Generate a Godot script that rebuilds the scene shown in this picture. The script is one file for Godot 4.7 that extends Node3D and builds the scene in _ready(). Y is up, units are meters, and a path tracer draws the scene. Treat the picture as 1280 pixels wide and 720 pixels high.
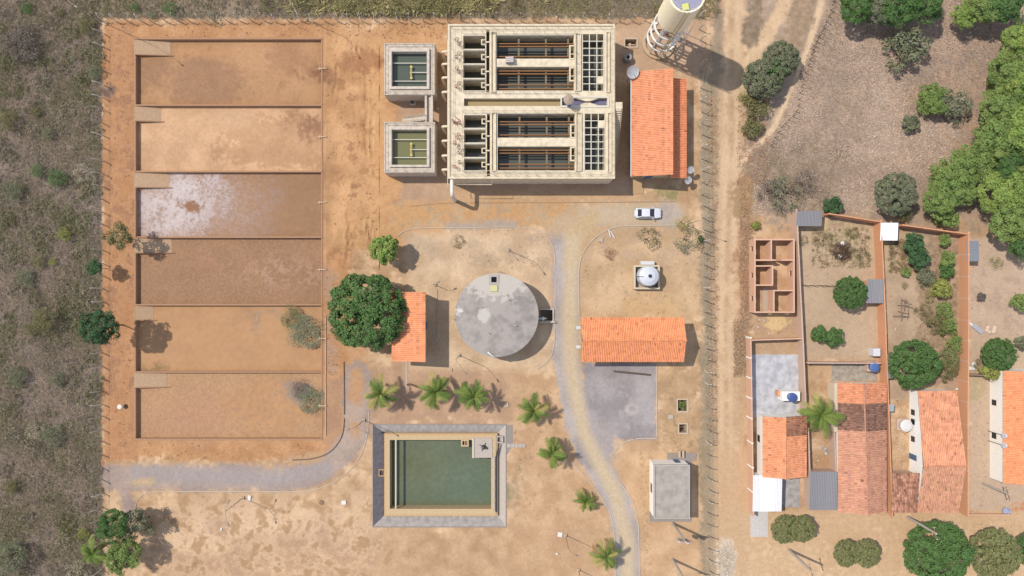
extends Node3D
# Aerial view of a small water works beside a village street. Units are metres, y is up, the picture's top is -z.
const S := 0.13          # metres on the ground for one pixel of the photograph
const H := 110.25        # height of the camera
const K := 1.42          # how much brighter than its base colour a sunlit flat surface shows
const DULL := 0.13       # mixes every base colour towards grey, standing in for haze
var rng := RandomNumberGenerator.new()
var used := {}
var mats := {}
var tex := {}
var site_tex: ImageTexture
var bump_tex: ImageTexture

class MB:
	var v := PackedVector3Array()
	var n := PackedVector3Array()
	var c := PackedColorArray()
	var u := PackedVector2Array()
	var col := Color(1, 1, 1)
	var site := false
	func tri3(a: Vector3, b: Vector3, d: Vector3, na: Vector3, nb: Vector3, nd: Vector3):
		v.append(a); v.append(d); v.append(b)
		n.append(na); n.append(nd); n.append(nb)
		c.append(col); c.append(col); c.append(col)
		if site:
			for p in [a, d, b]: u.append(Vector2(p.x / 200.0 + 0.5, p.z / 112.5 + 0.5))
	func tri(a: Vector3, b: Vector3, d: Vector3):
		var m := (b - a).cross(d - a).normalized()
		tri3(a, b, d, m, m, m)
	func quad(a: Vector3, b: Vector3, d: Vector3, e: Vector3):
		var m := (d - a).cross(e - b).normalized()
		tri3(a, b, d, m, m, m)
		tri3(a, d, e, m, m, m)
	func box(ctr: Vector3, s: Vector3, rot := 0.0):
		var bs := Basis(Vector3.UP, rot)
		boxb(ctr, s, bs)
	func boxb(ctr: Vector3, s: Vector3, bs: Basis):
		var p := []
		for k in 8:
			p.append(ctr + bs * Vector3((-0.5 if k & 1 == 0 else 0.5) * s.x, (-0.5 if k & 2 == 0 else 0.5) * s.y, (-0.5 if k & 4 == 0 else 0.5) * s.z))
		quad(p[2], p[6], p[7], p[3]); quad(p[0], p[1], p[5], p[4])
		quad(p[4], p[5], p[7], p[6]); quad(p[1], p[0], p[2], p[3])
		quad(p[5], p[1], p[3], p[7]); quad(p[0], p[4], p[6], p[2])
	func span(x0: float, z0: float, x1: float, z1: float, y0: float, y1: float):
		box(Vector3((x0 + x1) / 2, (y0 + y1) / 2, (z0 + z1) / 2), Vector3(absf(x1 - x0), y1 - y0, absf(z1 - z0)))
	# a box with a chamfer round its top edge
	func cbox(ctr: Vector3, s: Vector3, rot := 0.0, ch := 0.04):
		var bs := Basis(Vector3.UP, rot)
		var lo := []; var mid := []; var hi := []
		for k in [[-1, 1], [1, 1], [1, -1], [-1, -1]]:
			lo.append(ctr + bs * Vector3(k[0] * s.x / 2, -s.y / 2, k[1] * s.z / 2))
			mid.append(ctr + bs * Vector3(k[0] * s.x / 2, s.y / 2 - ch, k[1] * s.z / 2))
			hi.append(ctr + bs * Vector3(k[0] * (s.x / 2 - ch), s.y / 2, k[1] * (s.z / 2 - ch)))
		for k in 4:
			var j: int = (k + 1) % 4
			quad(lo[k], lo[j], mid[j], mid[k]); quad(mid[k], mid[j], hi[j], hi[k])
		quad(hi[0], hi[1], hi[2], hi[3]); quad(lo[3], lo[2], lo[1], lo[0])
	func tube(pts: Array, r0: float, r1 := -1.0, sides := 6, caps := true):
		if r1 < 0.0: r1 = r0
		var rings := []
		for i in pts.size():
			var d: Vector3 = (pts[mini(i + 1, pts.size() - 1)] - pts[maxi(i - 1, 0)]).normalized()
			var x := d.cross(Vector3.UP if absf(d.y) < 0.9 else Vector3.RIGHT).normalized()
			var y := x.cross(d).normalized()
			var r := lerpf(r0, r1, float(i) / maxf(1, pts.size() - 1))
			var ring := []
			for k in sides:
				var a := TAU * k / sides
				ring.append([pts[i] + (x * cos(a) + y * sin(a)) * r, x * cos(a) + y * sin(a)])
			rings.append(ring)
		for i in pts.size() - 1:
			for k in sides:
				var j: int = (k + 1) % sides
				var A = rings[i][k]; var B = rings[i][j]; var D = rings[i + 1][j]; var E = rings[i + 1][k]
				tri3(A[0], D[0], B[0], A[1], D[1], B[1]); tri3(A[0], E[0], D[0], A[1], E[1], D[1])
		if caps:
			for k in sides:
				var j: int = (k + 1) % sides
				tri(pts[0], rings[0][k][0], rings[0][j][0])
				tri(pts[-1], rings[-1][j][0], rings[-1][k][0])
	# prof: [radius, y] from bottom to top, turned about a vertical axis through ctr
	func lathe(ctr: Vector3, prof: Array, sides := 32, sharp := true):
		for i in prof.size() - 1:
			var p = prof[i]; var q = prof[i + 1]
			var t := Vector2(q[0] - p[0], q[1] - p[1])
			var m := Vector2(t.y, -t.x).normalized()
			for k in sides:
				var a := TAU * k / sides; var b := TAU * (k + 1) / sides
				var ca := Vector3(cos(a), 0, sin(a)); var cb := Vector3(cos(b), 0, sin(b))
				var A: Vector3 = ctr + ca * p[0] + Vector3(0, p[1], 0); var B: Vector3 = ctr + cb * p[0] + Vector3(0, p[1], 0)
				var D: Vector3 = ctr + cb * q[0] + Vector3(0, q[1], 0); var E: Vector3 = ctr + ca * q[0] + Vector3(0, q[1], 0)
				var na: Vector3 = ca * m.x + Vector3(0, m.y, 0); var nb: Vector3 = cb * m.x + Vector3(0, m.y, 0)
				if p[0] > 0.0001: tri3(A, D, B, na, nb, nb)
				if q[0] > 0.0001: tri3(A, E, D, na, na, nb)
	# a slab with rectangular openings, with its sides and the sides of the openings
	func slab(r: Array, holes: Array, y0: float, y1: float, bottom := false):
		var xs := [r[0], r[2]]; var zs := [r[1], r[3]]
		for h in holes:
			for q in [h[0], h[2]]:
				if q > r[0] and q < r[2] and not xs.has(q): xs.append(q)
			for q in [h[1], h[3]]:
				if q > r[1] and q < r[3] and not zs.has(q): zs.append(q)
		xs.sort(); zs.sort()
		var full := func(i, j):
			if i < 0 or j < 0 or i >= xs.size() - 1 or j >= zs.size() - 1: return false
			var x: float = (xs[i] + xs[i + 1]) / 2; var z: float = (zs[j] + zs[j + 1]) / 2
			for h in holes:
				if x > h[0] and x < h[2] and z > h[1] and z < h[3]: return false
			return true
		for i in xs.size() - 1:
			for j in zs.size() - 1:
				if not full.call(i, j): continue
				var x0 = xs[i]; var x1 = xs[i + 1]; var z0 = zs[j]; var z1 = zs[j + 1]
				quad(Vector3(x0, y1, z1), Vector3(x1, y1, z1), Vector3(x1, y1, z0), Vector3(x0, y1, z0))
				if bottom: quad(Vector3(x0, y0, z0), Vector3(x1, y0, z0), Vector3(x1, y0, z1), Vector3(x0, y0, z1))
				if not full.call(i, j + 1): quad(Vector3(x0, y0, z1), Vector3(x1, y0, z1), Vector3(x1, y1, z1), Vector3(x0, y1, z1))
				if not full.call(i, j - 1): quad(Vector3(x1, y0, z0), Vector3(x0, y0, z0), Vector3(x0, y1, z0), Vector3(x1, y1, z0))
				if not full.call(i + 1, j): quad(Vector3(x1, y0, z1), Vector3(x1, y0, z0), Vector3(x1, y1, z0), Vector3(x1, y1, z1))
				if not full.call(i - 1, j): quad(Vector3(x0, y0, z0), Vector3(x0, y0, z1), Vector3(x0, y1, z1), Vector3(x0, y1, z0))
	func mesh() -> ArrayMesh:
		var a := []; a.resize(Mesh.ARRAY_MAX)
		a[Mesh.ARRAY_VERTEX] = v; a[Mesh.ARRAY_NORMAL] = n; a[Mesh.ARRAY_COLOR] = c
		if site: a[Mesh.ARRAY_TEX_UV] = u
		var m := ArrayMesh.new(); m.add_surface_from_arrays(Mesh.PRIMITIVE_TRIANGLES, a)
		return m

# ---------- small helpers ----------
func g(px: float, py: float, h := 0.0) -> Vector3:
	var k := S * (H - h) / H
	return Vector3((px - 640.0) * k, h, (py - 360.0) * k)
func R(x0, y0, x1, y1, h := 0.0) -> Array:
	var a := g(x0, y0, h); var b := g(x1, y1, h)
	return [a.x, a.z, b.x, b.z]
func lin(r: float, q: float, b: float) -> Color:      # a colour seen in sunlight -> linear base colour
	var y := 0.3 * r + 0.59 * q + 0.11 * b
	var c := Color(lerpf(r, y, DULL) / 255.0, lerpf(q, y, DULL) / 255.0, lerpf(b, y, DULL) / 255.0).srgb_to_linear()
	return Color(minf(c.r / K, 0.85), minf(c.g / K, 0.85), minf(c.b / K, 0.85))
func C(r: float, q: float, b: float) -> Color:
	return lin(r, q, b).linear_to_srgb()
func mat(key: String, col: Color, rough := 0.9, tx := "", scale := 0.3, metal := 0.0, vc := false) -> StandardMaterial3D:
	if mats.has(key): return mats[key]
	var m := StandardMaterial3D.new()
	m.albedo_color = col; m.roughness = rough; m.metallic = metal; m.metallic_specular = 0.3 if rough > 0.5 else 0.5
	m.vertex_color_use_as_albedo = vc
	if tx != "":
		m.albedo_texture = tex[tx]; m.uv1_triplanar = true; m.uv1_world_triplanar = true; m.uv1_scale = Vector3.ONE * scale
	mats[key] = m
	return m
func numbered(called: String) -> String:
	var k: int = used.get(called, 0)
	used[called] = k + 1
	return called if k == 0 else "%s_%03d" % [called, k]
func tag(o: Node3D, label: String, category: String, group := "", kind := ""):
	if label: o.set_meta("label", label)
	if category: o.set_meta("category", category)
	if group: o.set_meta("group", group)
	if kind: o.set_meta("kind", kind)
func thing(called: String, at: Vector3, label: String, category: String, group := "") -> Node3D:
	var o := Node3D.new(); o.name = numbered(called); add_child(o); o.position = at
	tag(o, label, category, group)
	return o
func inst(called: String, mesh: Mesh, m: Material, parent: Node3D, xf := Transform3D.IDENTITY) -> MeshInstance3D:
	var o := MeshInstance3D.new(); o.mesh = mesh; o.material_override = m
	o.name = numbered(called) if parent == self else called
	parent.add_child(o, true); o.transform = xf
	return o
# world-space geometry under a thing: the mesh keeps its place whatever the thing's origin
func part(called: String, mb: MB, m: Material, parent: Node3D, label := "") -> MeshInstance3D:
	var off := Vector3.ZERO
	var p: Node = parent
	while p != self:
		off += p.position; p = p.get_parent()
	var o := inst(called, mb.mesh(), m, parent, Transform3D(Basis.IDENTITY, -off))
	if label: o.set_meta("label", label)
	return o
func single(called: String, mb: MB, m: Material, label: String, category: String, group := "", kind := "") -> MeshInstance3D:
	var lo := mb.v[0]; var hi := mb.v[0]
	for p in mb.v: lo = lo.min(p); hi = hi.max(p)
	var at := Vector3((lo.x + hi.x) / 2, lo.y, (lo.z + hi.z) / 2)
	for i in mb.v.size(): mb.v[i] -= at
	var o := inst(called, mb.mesh(), m, self, Transform3D(Basis.IDENTITY, at))
	tag(o, label, category, group, kind)
	return o
func struct(called: String, mb: MB, m: Material) -> MeshInstance3D:
	var o := inst(called, mb.mesh(), m, self)
	o.set_meta("kind", "structure")
	return o

# ---------- computed textures ----------
func noise(sd: int, f: float, oct := 4, kind := FastNoiseLite.TYPE_SIMPLEX_SMOOTH) -> FastNoiseLite:
	var q := FastNoiseLite.new(); q.seed = sd; q.frequency = f; q.noise_type = kind
	q.fractal_type = FastNoiseLite.FRACTAL_FBM; q.fractal_octaves = oct
	return q
func grey(key: String, sd: int, f: float, oct: int, lo: float, hi: float, power := 1.0, size := 512):
	var src := noise(sd, f, oct).get_seamless_image(size, size)
	src.convert(Image.FORMAT_L8)
	var d := src.get_data(); var o := PackedByteArray(); o.resize(d.size() * 3)
	for i in d.size():
		var t := lerpf(lo, hi, pow(d[i] / 255.0, power))
		var b := int(clampf(t, 0, 1) * 255)
		o[i * 3] = b; o[i * 3 + 1] = b; o[i * 3 + 2] = b
	var im := Image.create_from_data(size, size, false, Image.FORMAT_RGB8, o)
	im.generate_mipmaps()
	tex[key] = ImageTexture.create_from_image(im)

# the site map: what the soil, sand, gravel and worn asphalt are, from above
const MW := 1365
const MH := 768
var pr := PackedFloat32Array()
var pg := PackedFloat32Array()
var pb := PackedFloat32Array()
var nz := []
func m2p(x: int, y: int) -> Vector2:     # map pixel -> photograph pixel on the ground
	return Vector2(640.0 + ((x + 0.5) / MW - 0.5) * 200.0 / S, 360.0 + ((y + 0.5) / MH - 0.5) * 112.5 / S)
func p2m(p: Vector2) -> Vector2:
	return Vector2(((p.x - 640.0) * S / 200.0 + 0.5) * MW, ((p.y - 360.0) * S / 112.5 + 0.5) * MH)
# kind: r(ectangle) e(llipse) l(ine, w wide) ; f: softness px ; ca/cb: two tones mixed by noise k ; cover < 1: only patches ; rag: how ragged the outline is
func lay(kind: String, pts: Array, w: float, f: float, ca: Array, cb: Array, k := 1, cover := 1.0, rag := 6.0, amt := 1.0):
	var A := lin(ca[0], ca[1], ca[2]); var B := lin(cb[0], cb[1], cb[2])
	var lo := Vector2(1e9, 1e9); var hi := -lo
	var P := PackedVector2Array()
	for i in pts.size() / 2:
		var p := Vector2(pts[2 * i], pts[2 * i + 1]); P.append(p)
	if kind == "e":
		lo = P[0] - P[1]; hi = P[0] + P[1]
	else:
		for p in P: lo = lo.min(p); hi = hi.max(p)
	var pad := f + rag + (w if kind == "l" else 0.0) + 1.0
	var a := p2m(lo - Vector2(pad, pad)); var b := p2m(hi + Vector2(pad, pad))
	var nd: PackedByteArray = nz[k]; var ne: PackedByteArray = nz[1]; var nc: PackedByteArray = nz[2]; var nf: PackedByteArray = nz[3]; var ng: PackedByteArray = nz[4]
	var c0 := (P[0] + P[1]) / 2 if P.size() > 1 else P[0]
	var h0 := (P[1] - P[0]) / 2 if P.size() > 1 else P[0]
	var sx := 200.0 / S / MW; var sy := 112.5 / S / MH
	var ox := 640.0 - 100.0 / S; var oy := 360.0 - 56.25 / S
	var np := P.size()
	for y in range(maxi(0, int(a.y)), mini(MH, int(b.y) + 2)):
		var py := oy + (y + 0.5) * sy
		for x in range(maxi(0, int(a.x)), mini(MW, int(b.x) + 2)):
			var px := ox + (x + 0.5) * sx
			var i := y * MW + x
			var sd := 0.0
			if kind == "r":
				sd = maxf(absf(px - c0.x) - h0.x, absf(py - c0.y) - h0.y)
			elif kind == "e":
				var ex := (px - P[0].x) / P[1].x; var ey := (py - P[0].y) / P[1].y
				sd = (sqrt(ex * ex + ey * ey) - 1.0) * minf(P[1].x, P[1].y)
			else:
				sd = 1e9
				for q in np - 1:
					var p0 := P[q]; var dx := P[q + 1].x - p0.x; var dy := P[q + 1].y - p0.y
					var t := clampf(((px - p0.x) * dx + (py - p0.y) * dy) / (dx * dx + dy * dy), 0, 1)
					var qx := px - p0.x - dx * t; var qy := py - p0.y - dy * t
					sd = minf(sd, qx * qx + qy * qy)
				sd = sqrt(sd) - w
			sd += (ne[i] * 0.5 + nf[i] * 0.5 - 128.0) * rag / 50.0
			var mk := clampf(0.5 - sd / (2.0 * f), 0, 1)
			if mk <= 0.0: continue
			if cover < 0.0: mk *= clampf(((nc[i] * 0.25 + nf[i] * 0.35 + ng[i] * 0.4) / 255.0 - (0.72 + 0.44 * cover)) * 6.0, 0, 1)
			elif cover < 1.0: mk *= clampf(((nc[i] * 0.6 + nf[i] * 0.4) / 255.0 - (0.72 - 0.44 * cover)) * 9.0, 0, 1)
			mk *= amt
			if mk <= 0.0: continue
			var t2 := clampf((nd[i] - 70.0) / 115.0, 0, 1)
			pr[i] += (lerpf(A.r, B.r, t2) - pr[i]) * mk
			pg[i] += (lerpf(A.g, B.g, t2) - pg[i]) * mk
			pb[i] += (lerpf(A.b, B.b, t2) - pb[i]) * mk
func make_site():
	for q in [[3, 0.004, 4], [7, 0.02, 5], [11, 0.035, 5], [17, 0.12, 4], [23, 0.3, 3], [29, 0.012, 3]]:
		var im := noise(q[0], q[1], q[2]).get_image(MW, MH); im.convert(Image.FORMAT_L8)
		nz.append(im.get_data())
	pr.resize(MW * MH); pg.resize(MW * MH); pb.resize(MW * MH)
	paint_site()
	var by := PackedByteArray(); by.resize(MW * MH * 3)
	var g4: PackedByteArray = nz[4]; var g3: PackedByteArray = nz[3]
	var g1: PackedByteArray = nz[1]
	for i in MW * MH:
		var s := 1.0 + (g4[i] - 128.0) / 128.0 * 0.12 + (g3[i] - 128.0) / 128.0 * 0.08 + (g1[i] - 128.0) / 128.0 * 0.08
		var c := Color(maxf(pr[i] * s, 0.0), maxf(pg[i] * s, 0.0), maxf(pb[i] * s, 0.0)).linear_to_srgb()
		by[i * 3] = clampi(int(c.r * 255.0), 0, 255); by[i * 3 + 1] = clampi(int(c.g * 255.0), 0, 255); by[i * 3 + 2] = clampi(int(c.b * 255.0), 0, 255)
	site_tex = ImageTexture.create_from_image(Image.create_from_data(MW, MH, false, Image.FORMAT_RGB8, by))
func site_mat(key: String, rough: float) -> StandardMaterial3D:
	if mats.has(key): return mats[key]
	var m := StandardMaterial3D.new()
	m.albedo_texture = site_tex; m.roughness = rough; m.metallic_specular = 0.2
	mats[key] = m
	return m
func paint_site():
	# open sandy ground
	lay("r", [-300, -200, 1600, 900], 0, 1, [188, 150, 113], [214, 178, 140], 2)
	lay("r", [-300, -200, 1600, 900], 0, 1, [198, 160, 124], [222, 187, 150], 1, 0.55, 0, 0.8)
	# dry field to the north-east and its bare spots
	lay("r", [925, -200, 1600, 275], 0, 4, [170, 147, 128], [186, 162, 140], 2, 1.0, 14)
	lay("r", [960, -200, 1600, 262], 0, 4, [204, 172, 148], [190, 160, 138], 3, 0.35, 14, 0.8)
	lay("e", [1190, 170, 70, 120], 0, 20, [176, 148, 122], [190, 156, 128], 2, 0.7, 14)
	lay("r", [940, 180, 1060, 262], 0, 8, [160, 138, 112], [140, 124, 100], 2, 0.8, 14)
	# scrub west of the fence and along the north
	lay("r", [-300, -200, 129, 900], 0, 1.5, [132, 116, 98], [150, 132, 114], 2, 1.0, 3)
	lay("r", [-300, -200, 125, 900], 0, 3, [126, 118, 88], [138, 126, 98], 5, 0.3, 8)
	lay("r", [-300, -200, 120, 900], 0, 3, [138, 122, 116], [150, 132, 124], 5, 0.4, 8)
	lay("r", [-300, -200, 880, 23], 0, 1.5, [138, 122, 102], [156, 138, 118], 2, 1.0, 3)
	lay("r", [330, -200, 830, 20], 0, 3, [118, 112, 76], [134, 124, 84], 1, 0.6, 5)
	lay("l", [-40, 28, 128, 28], 2, 2, [150, 132, 108], [160, 142, 116], 2, 1, 3)
	# orange earth round the drying beds
	lay("r", [130, 26, 440, 575], 0, 4, [190, 138, 94], [206, 154, 108], 2, 1.0, 6)
	lay("r", [400, 26, 560, 310], 0, 8, [196, 146, 100], [214, 164, 116], 1, 1.0, 12)
	lay("r", [130, 26, 170, 600], 0, 3, [172, 122, 88], [184, 136, 100], 3, 0.5, 6)
	lay("r", [405, 60, 480, 330], 0, 5, [182, 132, 92], [176, 128, 92], 1, 0.4, 8)
	lay("l", [472, 70, 470, 120, 466, 190, 480, 245, 520, 265], 20, 10, [216, 166, 116], [206, 156, 108], 1, 0.8, 8)
	lay("l", [455, 120, 452, 200], 3, 3, [176, 124, 84], [184, 130, 90], 3, 0.8, 2)
	lay("l", [470, 110, 466, 180], 2, 2, [220, 174, 124], [214, 166, 116], 3, 0.8, 2)
	lay("l", [438, 280, 436, 330], 4, 3, [184, 132, 92], [192, 140, 100], 3, 0.9, 3)
	lay("e", [455, 75, 22, 12], 0, 5, [178, 126, 88], [186, 134, 94], 2)
	lay("r", [405, 340, 425, 470], 0, 5, [178, 142, 116], [186, 148, 120], 2, 0.8, 5)
	lay("r", [405, 470, 430, 560], 0, 4, [180, 138, 108], [188, 146, 112], 2, 1, 4)
	lay("l", [447, 440, 447, 530], 9, 5, [206, 158, 116], [196, 148, 106], 1, 1, 4)
	lay("r", [470, 455, 640, 530], 0, 6, [186, 150, 122], [200, 162, 130], 2, 1, 8)
	# the yards inside the road loop
	lay("r", [508, 290, 690, 462], 0, 6, [204, 172, 138], [220, 190, 156], 1, 1.0, 5)
	lay("r", [510, 290, 690, 330], 0, 8, [192, 166, 138], [204, 176, 146], 1, 0.6, 8)
	lay("r", [727, 288, 878, 396], 0, 6, [198, 164, 126], [214, 180, 142], 1, 1.0, 5)
	lay("r", [730, 292, 870, 330], 0, 8, [186, 156, 128], [196, 166, 136], 2, 0.5, 8)
	lay("r", [780, 370, 870, 396], 0, 8, [216, 178, 132], [208, 168, 122], 1, 0.8, 8)
	lay("r", [775, 560, 880, 720], 0, 8, [204, 164, 124], [216, 178, 138], 1, 1, 8)
	lay("r", [640, 470, 770, 720], 0, 10, [198, 158, 120], [214, 176, 138], 2, 1, 8)
	lay("r", [822, 460, 878, 560], 0, 6, [184, 150, 114], [204, 168, 128], 2, 1, 8)
	# pale sand in front of the south road
	lay("e", [330, 680, 170, 55], 0, 14, [212, 178, 144], [222, 188, 152], 1, 0.8, 14)
	lay("e", [400, 705, 220, 30], 0, 14, [192, 152, 120], [200, 160, 126], 2, 0.6, 12)
	lay("r", [180, 640, 480, 720], 0, 6, [186, 152, 122], [194, 158, 128], 3, 0.35, 10)
	lay("r", [440, 620, 465, 660], 0, 5, [218, 182, 146], [210, 176, 140], 1, 0.8, 6)
	lay("r", [480, 660, 770, 760], 0, 8, [190, 152, 116], [208, 170, 132], 2, 0.8, 10)
	# ground by the filters
	lay("r", [500, 110, 800, 252], 0, 4, [186, 152, 124], [198, 164, 134], 2, 1, 5)
	lay("r", [560, 238, 845, 254], 0, 3, [204, 166, 128], [194, 158, 122], 2, 1, 3)
	lay("r", [768, 28, 880, 90], 0, 5, [194, 160, 130], [204, 170, 140], 2, 1, 5)
	lay("r", [820, 236, 850, 252], 0, 4, [160, 146, 104], [150, 140, 96], 2, 0.9, 4)
	# roads: worn asphalt with sand on it
	lay("l", [505, 270, 845, 267], 15, 4, [190, 160, 126], [202, 170, 134], 1, 1, 4)
	lay("l", [430, 290, 520, 268, 700, 268], 14, 8, [210, 162, 112], [200, 152, 104], 1, 0.8, 8)
	lay("l", [735, 268, 840, 266], 12, 6, [206, 182, 152], [196, 176, 152], 1, 1, 5)
	lay("l", [560, 283, 640, 281], 5, 3, [184, 166, 150], [178, 162, 148], 1, 0.8, 3)
	lay("e", [835, 266, 16, 12], 0, 6, [190, 176, 164], [182, 168, 158], 2)
	lay("l", [706, 285, 707, 400, 707, 450, 722, 530, 745, 580, 774, 630, 784, 680, 784, 780], 16, 2, [176, 164, 160], [186, 174, 170], 1, 1, 2)
	lay("l", [740, 270, 718, 300, 712, 330], 9, 5, [206, 178, 138], [198, 170, 130], 1, 1, 3)
	lay("r", [730, 455, 820, 548], 0, 2, [158, 150, 152], [174, 166, 168], 1, 1, 2)
	lay("e", [745, 555, 26, 30], 0, 4, [164, 154, 152], [172, 162, 160], 1, 1, 3)
	lay("r", [735, 470, 815, 540], 0, 4, [180, 172, 172], [170, 162, 164], 2, 0.4, 8)
	lay("e", [791, 511, 8, 7], 0, 1.5, [196, 188, 186], [186, 178, 176], 3, 0.8, 2)
	lay("e", [791, 511, 5, 4.5], 0, 1.5, [170, 160, 160], [166, 158, 158], 3, 1, 1)
	lay("l", [715, 285, 712, 400, 713, 460, 730, 540, 770, 620, 784, 680, 784, 780], 8.5, 5, [212, 190, 156], [204, 182, 150], 1, 1, 1.5, 0.95)
	lay("l", [140, 597, 180, 597, 340, 597, 385, 593, 420, 574, 443, 545, 447, 470], 16, 3, [170, 150, 140], [184, 162, 148], 1, 1, 3)
	lay("l", [170, 592, 350, 598, 405, 586], 10, 6, [172, 160, 158], [166, 156, 156], 1, 1, 3, 0.9)
	lay("l", [152, 590, 160, 640], 8, 5, [168, 148, 142], [180, 158, 148], 1, 1, 4)
	lay("e", [178, 603, 10, 4], 0, 3, [212, 180, 132], [204, 172, 128], 1, 1, 3)
	lay("l", [330, 585, 400, 570], 5, 4, [200, 164, 128], [190, 154, 118], 1, 0.8, 3)
	lay("l", [446, 470, 444, 540], 7, 5, [204, 156, 112], [194, 146, 104], 1, 0.9, 4)
	# the dirt track east of the fence and its verges
	lay("r", [876, 90, 900, 760], 0, 3, [162, 144, 118], [176, 156, 128], 2, 1, 4)
	lay("r", [886, 120, 905, 330], 0, 3, [184, 160, 132], [172, 148, 122], 1, 0.6, 4)
	lay("l", [917, -30, 916, 110, 912, 200, 910, 300, 908, 420, 912, 560, 925, 660, 940, 780], 15, 4, [206, 172, 136], [216, 184, 148], 1, 1, 5)
	lay("l", [908, -30, 907, 200, 901, 420, 902, 600], 2.2, 2, [222, 190, 154], [214, 182, 146], 1, 0.9, 2)
	lay("l", [922, -30, 921, 200, 913, 420, 915, 600], 2.2, 2, [222, 190, 154], [214, 182, 146], 1, 0.9, 2)
	lay("l", [915, -30, 914, 200, 907, 420, 908, 600], 2.0, 2.5, [190, 156, 122], [198, 164, 128], 3, 0.9, 2, 0.8)
	lay("l", [918, 110, 948, 60, 975, 18, 995, -30], 9, 2.5, [218, 184, 146], [226, 194, 156], 1, 1, 3)
	lay("l", [924, 205, 968, 160, 992, 108, 1010, 60, 1032, -20], 3.4, 2, [228, 198, 162], [218, 186, 150], 1, 1, 2)
	lay("l", [948, -30, 944, 20, 938, 50], 10, 3, [146, 126, 104], [158, 138, 116], 3, 1, 4)
	lay("l", [1012, -30, 1000, 20, 985, 60], 13, 4, [166, 140, 114], [178, 150, 124], 3, 1, 5)
	lay("l", [896, -30, 896, 30, 897, 90], 6, 3, [160, 142, 120], [170, 150, 126], 2, 1, 4)
	lay("r", [924, 225, 940, 410], 0, 5, [182, 140, 108], [168, 124, 94], 3, 1, 7)
	lay("r", [914, 410, 936, 560], 0, 6, [200, 170, 136], [188, 156, 124], 3, 0.7, 6)
	lay("e", [936, 255, 14, 22], 0, 6, [182, 152, 112], [170, 142, 104], 3, 1, 6)
	lay("r", [892, 560, 940, 720], 0, 8, [212, 176, 138], [204, 168, 130], 1, 1, 6)
	lay("e", [908, 700, 13, 26], 0, 3, [224, 206, 184], [204, 184, 162], 3, 1, 4)
	# silt colour of the pond
	lay("r", [480, 540, 625, 645], 0, 1, [104, 116, 92], [110, 122, 98], 5, 1, 0)
	lay("e", [528, 585, 30, 28], 0, 20, [112, 114, 78], [106, 112, 80], 5, 1, 10, 0.8)
	lay("e", [590, 610, 36, 22], 0, 18, [102, 122, 98], [98, 116, 94], 5, 1, 10, 0.8)
	# village lots
	lay("r", [940, 395, 1000, 442], 0, 4, [196, 164, 130], [182, 150, 120], 3, 1, 3)
	lay("e", [969, 404, 10, 8], 0, 3, [224, 190, 138], [216, 182, 132], 1)
	lay("r", [998, 285, 1100, 450], 0, 2, [204, 176, 146], [192, 164, 136], 1, 1, 2)
	lay("e", [1060, 300, 45, 28], 0, 10, [186, 166, 124], [196, 174, 134], 3, 0.7, 8)
	lay("e", [1052, 316, 13, 11], 0, 2, [120, 98, 84], [146, 122, 106], 3, 1, 4)
	lay("r", [1105, 290, 1200, 500], 0, 2, [196, 168, 138], [184, 156, 130], 2, 1, 2)
	lay("r", [1105, 300, 1142, 340], 0, 6, [208, 176, 134], [198, 168, 128], 2, 0.8, 4)
	lay("r", [1146, 300, 1200, 480], 0, 3, [170, 142, 116], [184, 156, 128], 3, 1, 4)
	lay("r", [1212, 300, 1400, 640], 0, 2, [206, 178, 152], [198, 170, 144], 1, 1, 3)
	lay("r", [1212, 318, 1400, 420], 0, 8, [196, 166, 142], [188, 160, 138], 2, 0.5, 6)
	lay("r", [1212, 455, 1238, 500], 0, 5, [180, 160, 122], [190, 168, 130], 2, 0.7, 5)
	lay("r", [935, 640, 1400, 800], 0, 4, [218, 182, 142], [208, 172, 134], 1, 1, 5)
	lay("r", [935, 650, 1400, 800], 0, 6, [226, 192, 154], [218, 184, 146], 2, 0.4, 5)
	# floors of the six drying beds
	var L := 169.0; var X := 403.0
	lay("r", [L, 214, X, 296], 0, 1, [166, 127, 96], [173, 133, 101], 4, 1, 0)
	lay("r", [330, 214, X, 296], 0, 20, [170, 130, 98], [163, 124, 92], 4, 1, 6)
	lay("e", [226, 256, 84, 50], 0, 30, [198, 178, 174], [180, 154, 146], 3, 1, 16, 0.55)
	lay("e", [212, 257, 50, 44], 0, 12, [222, 210, 212], [200, 184, 182], 4, -0.85, 18, 0.9)
	lay("e", [260, 258, 50, 40], 0, 22, [206, 188, 182], [190, 168, 160], 4, -0.35, 14, 0.7)
	lay("e", [243, 230, 32, 14], 0, 5, [224, 214, 216], [200, 186, 188], 4, -0.8, 8, 0.9)
	lay("e", [235, 259, 9, 4], 0, 2, [168, 126, 98], [162, 120, 92], 2, 1, 4)
	lay("e", [290, 262, 30, 30], 0, 9, [190, 164, 152], [176, 146, 132], 3, 0.35, 8)
	lay("r", [L, 47, X, 131], 0, 1, [178, 133, 95], [190, 145, 104], 1, 1, 0)
	lay("e", [250, 98, 70, 30], 0, 8, [170, 129, 98], [176, 133, 100], 2, 1, 8)
	lay("r", [215, 55, 330, 70], 0, 5, [200, 150, 108], [194, 144, 102], 2, 0.8, 5)
	lay("e", [318, 70, 30, 24], 0, 3, [206, 158, 116], [200, 152, 110], 1, 1, 12, 0.8)
	lay("e", [360, 70, 30, 14], 0, 3, [182, 134, 100], [188, 140, 104], 1, 1, 8, 0.7)
	lay("e", [358, 104, 44, 20], 0, 8, [200, 152, 110], [192, 146, 106], 3, 0.8, 8, 0.8)
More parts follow.
